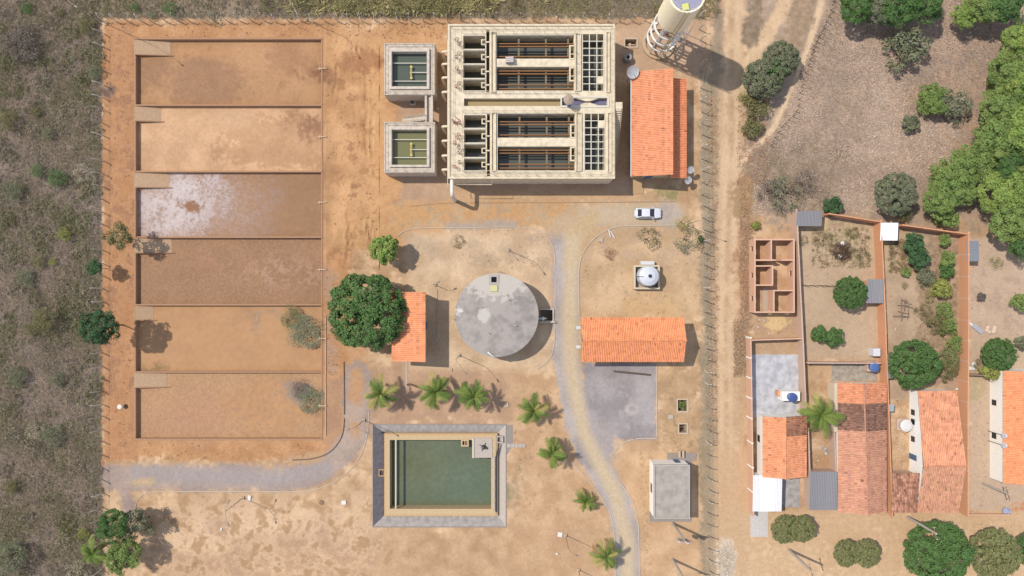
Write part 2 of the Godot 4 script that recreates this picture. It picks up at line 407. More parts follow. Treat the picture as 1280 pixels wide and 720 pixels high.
	lay("e", [388, 92, 22, 9], 0, 5, [150, 106, 78], [160, 116, 86], 3, 0.8, 5)
	lay("r", [L, 131, X, 214], 0, 1, [210, 166, 126], [220, 176, 136], 1, 1, 0)
	lay("e", [345, 176, 74, 32], 0, 2.5, [196, 150, 110], [204, 158, 118], 1, 1, 10, 0.75)
	lay("e", [290, 150, 20, 12], 0, 6, [222, 180, 140], [214, 172, 132], 1, 1, 8, 0.8)
	lay("e", [380, 160, 25, 14], 0, 6, [166, 122, 94], [176, 132, 100], 3, 0.8, 6)
	lay("r", [L, 296, X, 381], 0, 1, [165, 126, 96], [172, 132, 101], 4, 1, 0)
	lay("e", [345, 340, 55, 20], 0, 9, [192, 154, 130], [178, 138, 112], 2, 0.55, 8)
	lay("e", [265, 322, 30, 9], 0, 7, [182, 138, 110], [176, 132, 104], 2, 0.6, 6)
	lay("r", [L, 381, X, 465], 0, 1, [200, 153, 110], [191, 145, 104], 4, 1, 0)
	lay("e", [345, 398, 40, 20], 0, 8, [172, 138, 110], [182, 148, 116], 3, 0.6, 8)
	lay("e", [190, 460, 18, 6], 0, 4, [160, 130, 92], [150, 124, 88], 3, 0.9, 4)
	lay("r", [L, 465, X, 551], 0, 1, [188, 147, 110], [194, 152, 114], 4, 1, 0)
	lay("e", [240, 520, 60, 26], 0, 20, [196, 148, 116], [186, 138, 108], 1, 1, 12, 0.7)
	lay("e", [330, 510, 60, 35], 0, 8, [206, 156, 110], [192, 144, 102], 4, -0.8, 8)
	lay("e", [375, 490, 20, 16], 0, 5, [176, 152, 136], [160, 138, 120], 3, 0.8, 6)
	lay("r", [129.5, 26, 168.5, 575], 0, 1, [188, 136, 94], [204, 152, 108], 2, 1.0, 1)
	lay("r", [131, 26, 168, 575], 0, 3, [168, 120, 88], [180, 132, 98], 3, 0.5, 6)
	lay("e", [136, 113, 9, 7], 0, 3, [120, 100, 92], [132, 110, 98], 3, 1, 3)
	lay("e", [706, 280, 24, 12], 0, 5, [206, 176, 138], [198, 168, 130], 1, 1, 4, 0.85)

# ---------- ground ----------
var BED := [169.0, 48.0, 402.5, 550.0]
var POND := [466.5, 531.0, 632.0, 658.0]
var PIT_A := [847.0, 499.5, 859.0, 514.0]
var PIT_B := [848.5, 530.0, 858.5, 541.0]
var PIT_C := [781.0, 49.0, 796.0, 58.5]
var PIT_D := [675.0, 387.0, 691.0, 401.0]
const RUTS := [[437, 268, 435, 302, 0.16], [434, 318, 431, 345, 0.14], [452, 118, 450, 190, 0.06], [459, 105, 457, 196, 0.06], [466, 100, 465, 200, 0.05], [447, 60, 443, 75, 0.15], [424, 80, 418, 118, 0.08], [462, 268, 463, 300, 0.12]]
var rel_noise: FastNoiseLite
func ground_h(x: float, z: float) -> float:
	var px := x / S + 640.0; var py := z / S + 360.0
	var k := 0.0
	if px < 122.0 or py < 18.0: k = 0.16
	elif px > 935.0 and py < 255.0: k = 0.14
	elif px > 133.0 and px < 164.0 and py < 560.0: k = 0.10
	elif px > 407.0 and px < 474.0 and py > 32.0 and py < 335.0: k = 0.2
	elif px > 407.0 and px < 555.0 and py > 30.0 and py < 46.0: k = 0.12
	elif px > 180.0 and px < 460.0 and py > 620.0: k = 0.04
	elif px > 640.0 and px < 760.0 and py > 650.0: k = 0.03
	if k == 0.0: return 0.0
	var y := maxf(-0.05, (rel_noise.get_noise_2d(x, z) + 0.25) * k * 1.3)
	if px > 407.0 and px < 474.0:
		for s in RUTS:       # wheel ruts with thrown-up edges
			var wob := rel_noise.get_noise_2d(z * 2.0, s[0]) * 5.0; var t := clampf((py - s[1]) / (s[3] - s[1]), 0, 1); var e := 1.0 - clampf(maxf(s[1] - py, py - s[3]) / 8.0, 0, 1)
			var d := absf(px + wob - lerpf(s[0], s[2], t))
			y += e * clampf(rel_noise.get_noise_2d(s[0] * 3.0, z * 1.5) * 1.6 + 0.6, 0, 1) * (s[4] * (clampf(1.0 - absf(d - 3.4) / 1.8, 0, 1) * 0.9 - clampf(1.6 - d / 1.7, 0, 1)))
	return y
func build_ground():
	rel_noise = noise(91, 0.2, 5)
	var xs := [-900.0, -300.0, -140.0]; var zs := [-900.0, -300.0, -90.0]
	var q := -100.0
	while q <= 100.0: xs.append(q); q += 0.5
	q = -30.2
	while q <= -21.6: xs.append(q); q += 0.2
	q = -57.0
	while q <= 57.0: zs.append(q); q += 0.5
	xs.append_array([140.0, 300.0, 900.0]); zs.append_array([90.0, 300.0, 900.0])
	var holes := []
	for p in [BED, POND, PIT_A, PIT_B, PIT_C, PIT_D]:
		var r := R(p[0], p[1], p[2], p[3]); holes.append(r)
		xs.append(r[0]); xs.append(r[2]); zs.append(r[1]); zs.append(r[3])
	xs.sort(); zs.sort()
	var hs := []
	for x in xs:
		var row := PackedFloat32Array()
		for z in zs: row.append(ground_h(x, z) if absf(x) < 101 and absf(z) < 58 else 0.0)
		hs.append(row)
	var mb := MB.new(); mb.site = true
	for i in xs.size() - 1:
		for j in zs.size() - 1:
			if xs[i + 1] - xs[i] < 0.0005 or zs[j + 1] - zs[j] < 0.0005: continue
			var cx: float = (xs[i] + xs[i + 1]) / 2; var cz: float = (zs[j] + zs[j + 1]) / 2
			var skip := false
			for h in holes:
				if cx > h[0] and cx < h[2] and cz > h[1] and cz < h[3]: skip = true
			if skip: continue
			mb.quad(Vector3(xs[i], hs[i][j + 1], zs[j + 1]), Vector3(xs[i + 1], hs[i + 1][j + 1], zs[j + 1]), Vector3(xs[i + 1], hs[i + 1][j], zs[j]), Vector3(xs[i], hs[i][j], zs[j]))
	struct("ground", mb, site_mat("soil", 0.95))
func smooth(pts: Array, n := 6) -> Array:       # Catmull-Rom through [x, y] photograph pixels on the ground
	var o := []
	for i in pts.size() - 1:
		var p0: Vector2 = pts[maxi(i - 1, 0)]; var p1: Vector2 = pts[i]; var p2: Vector2 = pts[i + 1]; var p3: Vector2 = pts[mini(i + 2, pts.size() - 1)]
		for k in n: o.append(p1.cubic_interpolate(p2, p0, p3, float(k) / n))
	o.append(pts[-1])
	return o
func v2(a: Array) -> Array:
	var o := []
	for i in a.size() / 2: o.append(Vector2(a[2 * i], a[2 * i + 1]))
	return o
func ribbon(called: String, pts: Array, w: float, y: float, rough: float):
	var c := smooth(v2(pts)); var mb := MB.new(); mb.site = true
	for i in c.size() - 1:
		var q := []
		for k in [i, i + 1]:
			var d: Vector2 = (c[mini(k + 1, c.size() - 1)] - c[maxi(k - 1, 0)]).normalized().orthogonal() * w
			var a := g(c[k].x + d.x, c[k].y + d.y); var b := g(c[k].x - d.x, c[k].y - d.y)
			a.y = y; b.y = y; q.append(a); q.append(b)
		if (q[2] - q[0]).cross(q[3] - q[0]).y > 0: mb.quad(q[0], q[2], q[3], q[1])
		else: mb.quad(q[1], q[3], q[2], q[0])
	struct(called, mb, site_mat("asphalt" if rough < 0.9 else "soil", rough))
func kerb(pts: Array, m: Material, h := 0.12, w := 0.14):
	var c := smooth(v2(pts)); var mb := MB.new()
	var gap := rng.randi_range(5, 11)
	for i in c.size() - 1:
		var a := g(c[i].x, c[i].y); var b := g(c[i + 1].x, c[i + 1].y)
		if i % gap == gap - 1 and rng.randf() < 0.35: continue
		var d := b - a
		if d.length() < 0.05: continue
		var hh := h * rng.randf_range(0.8, 1.15)
		mb.cbox((a + b) / 2 + Vector3(0, hh / 2 - 0.02, 0), Vector3(d.length() + 0.01, hh + 0.04, w), -atan2(d.z, d.x), 0.025)
	struct("kerb", mb, m)
func build_roads():
	ribbon("access_road", [707, 290, 707, 400, 707, 450, 722, 530, 745, 580, 774, 630, 784, 680, 784, 780], 15.5, 0.012, 0.8)
	ribbon("filter_road", [505, 268, 700, 268, 848, 267], 15, 0.008, 0.9)
	ribbon("bed_road", [150, 597, 180, 597, 340, 597, 385, 593, 420, 574, 443, 545, 447, 470], 16, 0.010, 0.8)
	ribbon("dirt_track", [917, -60, 916, 110, 912, 200, 910, 300, 908, 420, 912, 560, 925, 660, 942, 800], 15, 0.006, 0.95)
	var mb := MB.new(); mb.site = true
	var r := R(728, 455, 820.5, 546)
	mb.slab(r, [], -0.05, 0.016)
	struct("parking_pad", mb, site_mat("asphalt", 0.8))
	var kp := mat("kerb_pale", C(220, 206, 188), 0.9, "blotch", 0.7)
	var kd := mat("kerb_dark", C(128, 112, 100), 0.95, "blotch", 0.7)
	kerb([168, 640, 172, 625, 182, 617, 200, 614.5, 290, 614, 375, 614, 408, 607, 437, 588, 454, 562, 460, 535, 461, 512], kp, 0.1, 0.12)
	kerb([430, 452, 430.5, 500, 430, 532, 425, 550, 412, 565, 392, 573, 366, 575], kd, 0.14, 0.14)
	kerb([497, 295, 508, 288, 530, 285, 590, 284.5, 650, 284, 676, 290, 690, 306, 694, 330, 694, 380, 693, 428, 686, 450, 672, 461], kp, 0.12, 0.13)
	kerb([724, 394, 724, 335, 732, 311, 748, 294, 772, 283.5, 810, 282, 848, 281.5], kp, 0.14, 0.15)
	kerb([821, 452, 821, 500, 821, 545], kp, 0.14, 0.14)
	kerb([821, 548, 800, 548, 785, 551, 773, 558, 764, 569], kp, 0.1, 0.14)
	kerb([714, 578, 735, 600, 754, 625, 765, 650, 769, 685, 769, 735], kp, 0.12, 0.14)
	kerb([775, 603, 790, 625, 797, 650, 799, 690, 799, 735], kp, 0.12, 0.14)
	kerb([512, 258, 560, 254, 640, 253.5, 740, 253, 845, 252], mat("kerb_dusty", C(190, 158, 126), 0.95, "blotch", 0.7), 0.08, 0.12)
# ---------- roofs ----------
# barrel tiles on the plane a-b (eave) d-c (ridge); every tile its own tone
func tiles(parent: Node3D, a: Vector3, b: Vector3, c: Vector3, d: Vector3, tone: Color, vary := 0.1, patchy := 0.0, pitch := 0.27, row := 0.42, label := ""):
	var mb := MB.new()
	var nu := maxi(2, int(round((b - a).length() / pitch))); var nv := maxi(2, int(round((d - a).length() / row)))
	var up := (b - a).cross(d - a).normalized()
	if up.y < 0: up = -up
	var prof := [[0.0, 0.0], [0.22, 0.1], [0.54, 0.1], [0.78, 0.0], [1.0, -0.02]]
	var odd := noise(int(absf(a.x * 31 + a.z * 17)) + 5, 0.35, 3)
	for j in nv:
		var v0 := float(j) / nv; var v1 := minf(1.0, (j + 1.12) / nv)
		var al := a.lerp(d, v0); var ar := b.lerp(c, v0); var bl := a.lerp(d, v1); var br := b.lerp(c, v1)
		var wob := Vector3.UP * rng.randf_range(-0.012, 0.012); var band := rng.randf_range(-0.06, 0.05)
		for i in nu:
			var jit := rng.randf_range(-0.02, 0.02)
			var t := 1.2 + band + rng.randf_range(-vary, vary) + odd.get_noise_2d(i * 0.4, j * 0.8) * (0.16 + patchy)
			if odd.get_noise_2d(i * 0.9 + 40.0, j * 1.3) < -0.28: t *= 0.86
			if rng.randf() < 0.008 + patchy * 0.2: t *= rng.randf_range(0.55, 0.8)
			mb.col = Color(tone.r * t, tone.g * t * rng.randf_range(0.95, 1.03), tone.b * t * rng.randf_range(0.92, 1.06))
			for k in 4:
				var u0: float = (i + prof[k][0]) / nu; var u1: float = (i + prof[k + 1][0]) / nu
				var h0: float = prof[k][1] + 0.035 + jit; var h1: float = prof[k + 1][1] + 0.035 + jit
				var p := al.lerp(ar, u0) + up * h0 + wob; var q := al.lerp(ar, u1) + up * h1 + wob
				var r := bl.lerp(br, u1) + up * (h1 - 0.035); var s := bl.lerp(br, u0) + up * (h0 - 0.035)
				if (q - p).cross(s - p).dot(up) > 0: mb.quad(p, q, r, s)
				else: mb.quad(q, p, s, r)
	var o := part("roof_tiles", mb, mat("tile", Color(1, 1, 1), 0.9, "", 1, 0, true), parent, label)
	o.set_meta("kind", "stuff")
	var bb := MB.new()            # the boards added unseen under the tiles to block light
	var dn := -up * 0.07
	if (b - a).cross(c - a).y > 0: bb.quad(a + dn, b + dn, c + dn, d + dn)
	else: bb.quad(b + dn, a + dn, d + dn, c + dn)
	part("light_block_sheet", bb, mat("block_sheet", C(120, 86, 60), 0.9), parent)
func ridge(parent: Node3D, a: Vector3, b: Vector3, tone: Color):
	var mb := MB.new(); var n := maxi(2, int((b - a).length() / 0.42))
	for i in n:
		var t := rng.randf_range(0.85, 1.12); mb.col = Color(tone.r * t, tone.g * t, tone.b * t)
		mb.tube([a.lerp(b, float(i) / n) + Vector3(0, 0.05, 0), a.lerp(b, (i + 1.1) / n) + Vector3(0, 0.03, 0)], 0.14, 0.12, 6)
	part("ridge_tiles", mb, mat("tile", Color(1, 1, 1), 0.9, "", 1, 0, true), parent).set_meta("kind", "stuff")
# walls under a roof: a ring of wall with gables; r in metres [x0, z0, x1, z1]
func walls(parent: Node3D, r: Array, h: float, m: Material, openings := []):
	var mb := MB.new(); var t := 0.18
	mb.slab(r, [[r[0] + t, r[1] + t, r[2] - t, r[3] - t]], -0.05, h)
	part("wall", mb, m, parent)
	for o in openings:      # [name, side, along 0..1, width, sill, top]
		var f := MB.new()
		var hy: float = o[5] - o[4]; var y: float = (o[4] + o[5]) / 2
		match o[1]:
			"n": f.cbox(Vector3(lerpf(r[0], r[2], o[2]), y, r[1] - 0.01), Vector3(o[3], hy, 0.08))
			"s": f.cbox(Vector3(lerpf(r[0], r[2], o[2]), y, r[3] + 0.01), Vector3(o[3], hy, 0.08))
			"w": f.cbox(Vector3(r[0] - 0.01, y, lerpf(r[1], r[3], o[2])), Vector3(0.08, hy, o[3]))
			"e": f.cbox(Vector3(r[2] + 0.01, y, lerpf(r[1], r[3], o[2])), Vector3(0.08, hy, o[3]))
		part(o[0], f, mat("door_blue", C(90, 120, 160), 0.6) if o[0] == "door" else mat("pane", C(40, 46, 52), 0.12), parent)
func inset(r: Array, d: float) -> Array:
	return [r[0] + d, r[1] + d, r[2] - d, r[3] - d]
func gable(called: String, label: String, cat: String, px: Array, he: float, hp: float, axis: String, at: float, tone: Color, wallm: Material, group := "", openings := [], over := 0.5, patchy := 0.0) -> Node3D:
	var r := R(px[0], px[1], px[2], px[3], he)
	var t := thing(called, Vector3((r[0] + r[2]) / 2, 0, (r[1] + r[3]) / 2), label, cat, group)
	var w := inset(r, over)
	walls(t, w, he - 0.1, wallm, openings)
	var gm := MB.new()
	if axis == "x":
		var z: float = g(0, at, hp).z
		tiles(t, Vector3(r[0], he, r[1]), Vector3(r[2], he, r[1]), Vector3(r[2], hp, z), Vector3(r[0], hp, z), tone, 0.06, patchy)
		tiles(t, Vector3(r[0], he, r[3]), Vector3(r[2], he, r[3]), Vector3(r[2], hp, z), Vector3(r[0], hp, z), tone, 0.06, patchy)
		ridge(t, Vector3(r[0], hp, z), Vector3(r[2], hp, z), tone)
		for x in [w[0], w[2]]: gm.tri(Vector3(x, he - 0.1, w[1]), Vector3(x, he - 0.1, w[3]), Vector3(x, hp - 0.2, z))
	else:
		var x: float = g(at, 0, hp).x
		tiles(t, Vector3(r[0], he, r[1]), Vector3(r[0], he, r[3]), Vector3(x, hp, r[3]), Vector3(x, hp, r[1]), tone, 0.06, patchy)
		tiles(t, Vector3(r[2], he, r[1]), Vector3(r[2], he, r[3]), Vector3(x, hp, r[3]), Vector3(x, hp, r[1]), tone, 0.06, patchy)
		ridge(t, Vector3(x, hp, r[1]), Vector3(x, hp, r[3]), tone)
		for z in [w[1], w[3]]: gm.tri(Vector3(w[0], he - 0.1, z), Vector3(w[2], he - 0.1, z), Vector3(x, hp - 0.2, z))
	part("gable", gm, wallm, t)
	return t
# corrugated sheets side by side, each its own piece
func sheets(parent: Node3D, a: Vector3, b: Vector3, c: Vector3, d: Vector3, m: Material, n: int, pitch := 0.22):
	var up := (b - a).cross(d - a).normalized()
	if up.y < 0: up = -up
	for i in n:
		var mb := MB.new(); var tt := rng.randf_range(0.86, 1.08); mb.col = Color(tt, tt, tt)
		var lift := up * rng.randf_range(0, 0.02)
		var p0 := a.lerp(b, float(i) / n) + lift; var p1 := a.lerp(b, (i + 1.0) / n) + lift
		var q0 := d.lerp(c, float(i) / n) + lift; var q1 := d.lerp(c, (i + 1.0) / n) + lift
		var w := maxi(2, int((p1 - p0).length() / pitch)) * 2
		for k in w:
			var u0 := float(k) / w; var u1 := float(k + 1) / w
			var h0 := 0.05 if k % 2 else 0.0; var h1 := 0.0 if k % 2 else 0.05
			var A := p0.lerp(p1, u0) + up * h0; var B := p0.lerp(p1, u1) + up * h1
			var D := q0.lerp(q1, u1) + up * h1; var E := q0.lerp(q1, u0) + up * h0
			if (B - A).cross(E - A).dot(up) > 0: mb.quad(A, B, D, E)
			else: mb.quad(B, A, E, D)
		part("roof_sheet", mb, m, parent)
func railing(parent: Node3D, pts: Array, m: Material, h := 0.95, step := 1.6):
	var mb := MB.new()
	for i in pts.size() - 1:
		var a: Vector3 = pts[i]; var b: Vector3 = pts[i + 1]
		var n := maxi(1, int(round((b - a).length() / step)))
		for k in n + 1:
			if k == 0 and i > 0: continue
			var p := a.lerp(b, float(k) / n)
			mb.tube([p, p + Vector3(0, h, 0)], 0.028, 0.028, 4)
		for y in [h, h * 0.55]: mb.tube([a + Vector3(0, y, 0), b + Vector3(0, y, 0)], 0.024, 0.024, 4)
	part("railing", mb, m, parent)
func ring_rail(parent: Node3D, r: Array, y: float, m: Material):
	railing(parent, [Vector3(r[0], y, r[1]), Vector3(r[2], y, r[1]), Vector3(r[2], y, r[3]), Vector3(r[0], y, r[3]), Vector3(r[0], y, r[1])], m)
func pane(r: Array, y: float) -> MB:
	var mb := MB.new()
	mb.quad(Vector3(r[0], y, r[3]), Vector3(r[2], y, r[3]), Vector3(r[2], y, r[1]), Vector3(r[0], y, r[1]))
	return mb

# ---------- the works ----------
func build_beds():
	var ys := [48.5, 131.5, 214.5, 296.5, 381.0, 465.0, 549.0]
	var lab := ["drying bed of smooth brown sludge with a pole's shadow on its ramp", "palest drying bed with light sand-coloured filling", "drying bed with a white salt crust over dark brown sludge", "reddish brown drying bed with a faint pale smear", "orange gravelly drying bed in the shadow of a tree", "drying bed with dry weeds by the tank road kerb"]
	var wm := mat("bed_wall", C(196, 150, 116), 0.95, "blotch", 0.35)
	var rm := mat("bed_ramp", C(208, 172, 138), 0.95, "blotch", 0.2)
	var xl := g(169, 0).x; var xr := g(402.5, 0).x
	var fl := -0.68
	for i in 6:
		var z0 := g(0, ys[i]).z; var z1 := g(0, ys[i + 1]).z
		var t := thing("drying_bed", Vector3((xl + xr) / 2, fl, (z0 + z1) / 2), lab[i], "drying bed", "six sludge drying beds in a row")
		var f := MB.new(); f.site = true
		f.quad(Vector3(xl, fl, z1), Vector3(xr, fl, z1), Vector3(xr, fl, z0), Vector3(xl, fl, z0))
		part("sludge", f, site_mat("soil", 0.95), t)
		var zr0 := z0 + 0.16; var zr1 := z0 + 2.55
		var w := MB.new()
		w.cbox(Vector3((xl + xr) / 2, (fl + 0.1) / 2 - 0.05, z0), Vector3(xr - xl + 0.3, 0.2 - fl, 0.26), 0, 0.03)
		part("wall", w, wm, t)
		w = MB.new(); w.cbox(Vector3(xl, (fl + 0.08) / 2 - 0.05, (zr1 + z1) / 2 + 0.02), Vector3(0.26, 0.16 - fl, z1 - zr1 - 0.3), 0, 0.03); part("wall", w, wm, t)
		w = MB.new(); w.cbox(Vector3(xr, (fl + 0.08) / 2 - 0.05, (z0 + z1) / 2), Vector3(0.26, 0.16 - fl, z1 - z0 - 0.28), 0, 0.03); part("wall", w, wm, t)
		var xe: float = xl + [5.4, 3.8, 5.2, 5.6, 2.6, 4.8][i]
		var rp := MB.new()
		rp.quad(Vector3(xl - 0.15, 0.02, zr1), Vector3(xe, fl + 0.02, zr1), Vector3(xe, fl + 0.02, zr0), Vector3(xl - 0.15, 0.02, zr0))
		rp.tri(Vector3(xl - 0.15, fl, zr1), Vector3(xe, fl, zr1), Vector3(xl - 0.15, 0.02, zr1))
		part("ramp", rp, rm, t)
		var side := MB.new()
		side.tube([Vector3(xl + 0.1, 0.0, zr1), Vector3(xe + 0.6, fl + 0.08, zr1)], 0.1, 0.07, 4)
		part("ramp_edge", side, wm, t)
		var pp := MB.new(); var zc: float = g(0, [86, 171, 253, 337, 423, 507][i]).z
		pp.tube([Vector3(xr - 0.8, -0.3, zc), Vector3(xr - 0.5, 0.16, zc), Vector3(xr + 0.8, 0.16, zc)], 0.09, 0.09, 6)
		pp.tube([Vector3(xr - 0.3, 0.16, zc - 0.3), Vector3(xr - 0.3, 0.2, zc + 0.3)], 0.06, 0.06, 6)
		part("inlet_pipe", pp, mat("pipe_dusty", C(214, 186, 156), 0.7), t)
		if i == 5:
			w = MB.new(); w.cbox(Vector3((xl + xr) / 2, (fl + 0.1) / 2 - 0.05, z1), Vector3(xr - xl + 0.3, 0.2 - fl, 0.26), 0, 0.03); part("wall", w, wm, t)
	# pipe along the beds' east wall
	var mp := MB.new()
	var q := []
	for k in 12: q.append(Vector3(xr + 0.62 + rng.randf_range(-0.03, 0.03), 0.1, lerpf(g(0, 395).z, g(0, 545).z, k / 11.0)))
	mp.tube(q, 0.08, 0.08, 6)
	single("feed_pipe", mp, mat("pipe_dusty", C(214, 186, 156), 0.7), "dusty feed pipe lying beside the east walls of the drying beds", "pipe")
func build_settlers():
	var cm := mat("settler_concrete", C(232, 218, 202), 0.9, "grime", 0.2)
	var rail := mat("rail_cream", C(206, 192, 170), 0.6)
	var pipe := mat("pipe_white", C(226, 218, 204), 0.5)
	var q := [["square settling tank with teal water and a small shaded pit beside it", 53.5, 118.0, 64.5, 108.0, [79, 90.6, 101.5], C(92, 102, 90)], ["square settling tank with olive water between the earth yard and the filter pipes", 152.0, 215.5, 162.0, 206.0, [174.5, 187, 197], C(128, 128, 84)]]
	for i in 2:
		var d = q[i]; var h := 4.0
		var o := R(480, d[1], 543.5, d[2], h); var n := R(489.5, d[3], 533.5, d[4], h)
		var t := thing("settling_tank", Vector3((o[0] + o[2]) / 2, 0, (o[1] + o[3]) / 2), d[0], "tank", "pair of square settling tanks")
		var mb := MB.new(); mb.slab(o, [n], -0.05, h - 0.35); part("wall", mb, cm, t)
		var up := MB.new(); up.slab(inset(o, 0.85), [n], h - 0.36, h + 0.05); part("rim", up, cm, t)
		var lip := MB.new(); lip.slab(o, [inset(o, 0.14)], h - 0.36, h - 0.2); part("walkway_edge", lip, cm, t)
		var wt := pane(n, h - 1.15)
		part("water", wt, mat("settler_water_%d" % i, d[6], 0.08), t)
		for k in 3:
			var p := MB.new(); var z: float = g(0, d[5][k], h - 0.7).z
			p.tube([Vector3(n[0] if k != 1 else (n[0] + n[2]) / 2, h - 0.7, z), Vector3(n[2], h - 0.7, z)], 0.08, 0.08, 6)
			part("pipe", p, pipe, t)
		var tp := MB.new(); var tx: float = g(514, 0, h - 0.6).x; var tz: float = g(0, d[5][1], h - 0.6).z
		tp.tube([Vector3(tx, h - 0.6, tz - 0.8), Vector3(tx, h - 0.6, tz + 0.75)], 0.11, 0.11, 6)
		tp.lathe(Vector3(tx, h - 0.68, tz - 0.9), [[0.1, 0], [0.2, 0.05], [0.2, 0.12], [0.0, 0.14]], 10)
		tp.lathe(Vector3(tx, h - 0.68, tz + 0.85), [[0.1, 0], [0.2, 0.05], [0.2, 0.12], [0.0, 0.14]], 10)
		part("pipe_tee", tp, mat("tee_yellow", C(222, 196, 110), 0.6), t)
		ring_rail(t, inset(o, 0.3), h - 0.35, rail)
	var o := R(531, 117.5, 541, 152.5, 3.6); var n := inset(o, 0.3)
	o[1] = R(0, 118, 0, 0, 4.0)[1] + 0.02; o[3] = R(0, 152, 0, 0, 4.0)[1] - 0.02
	var ch := thing("link_channel", Vector3((o[0] + o[2]) / 2, 0, (o[1] + o[3]) / 2), "raised concrete channel joining the two square settling tanks", "channel")
	var mb := MB.new(); mb.slab(o, [[n[0], o[1] - 1, n[2], o[3] + 1]], 2.9, 3.6, true); part("channel_wall", mb, cm, ch)
	part("channel_floor", pane([n[0], o[1], n[2], o[3]], 3.1), cm, ch)
	for z in [0.25, 0.75]:
		var leg := MB.new(); leg.span(o[0] + 0.15, lerpf(o[1], o[3], z) - 0.15, o[2] - 0.15, lerpf(o[1], o[3], z) + 0.15, 0, 2.9)
		part("support", leg, cm, ch)
	# stair up to the second tank
	var a := g(503, 150.5, 0); var b := g(531, 147.0, 3.6)
	var st := thing("access_stair", a, "small railed concrete stair climbing to the olive settling tank", "stair")
	for k in 12:
		var m := MB.new(); var p := a.lerp(b, (k + 0.5) / 12.0)
		m.box(Vector3(p.x, p.y / 2, p.z), Vector3((b.x - a.x) / 12.0, maxf(p.y, 0.15), 0.8)); part("step", m, cm, st)
	railing(st, [a + Vector3(0, 0, 0.38), b + Vector3(0, 0, 0.38)], rail, 0.9, 0.8)
	railing(st, [a + Vector3(0, 0, -0.38), b + Vector3(0, 0, -0.38)], rail, 0.9, 0.8)
	var bx := MB.new(); var bc := g(516, 128); bx.slab([bc.x - 0.5, bc.z - 0.5, bc.x + 0.5, bc.z + 0.5], [[bc.x - 0.35, bc.z - 0.35, bc.x + 0.35, bc.z + 0.35]], -0.05, 0.55)
	var bt := thing("valve_box", bc, "low open concrete valve box in the shade of the teal settling tank", "valve box")
	part("box_wall", bx, cm, bt); part("box_floor", pane([bc.x - 0.36, bc.z - 0.36, bc.x + 0.36, bc.z + 0.36], 0.03), mat("pit_soil", C(168, 140, 116), 0.95), bt)
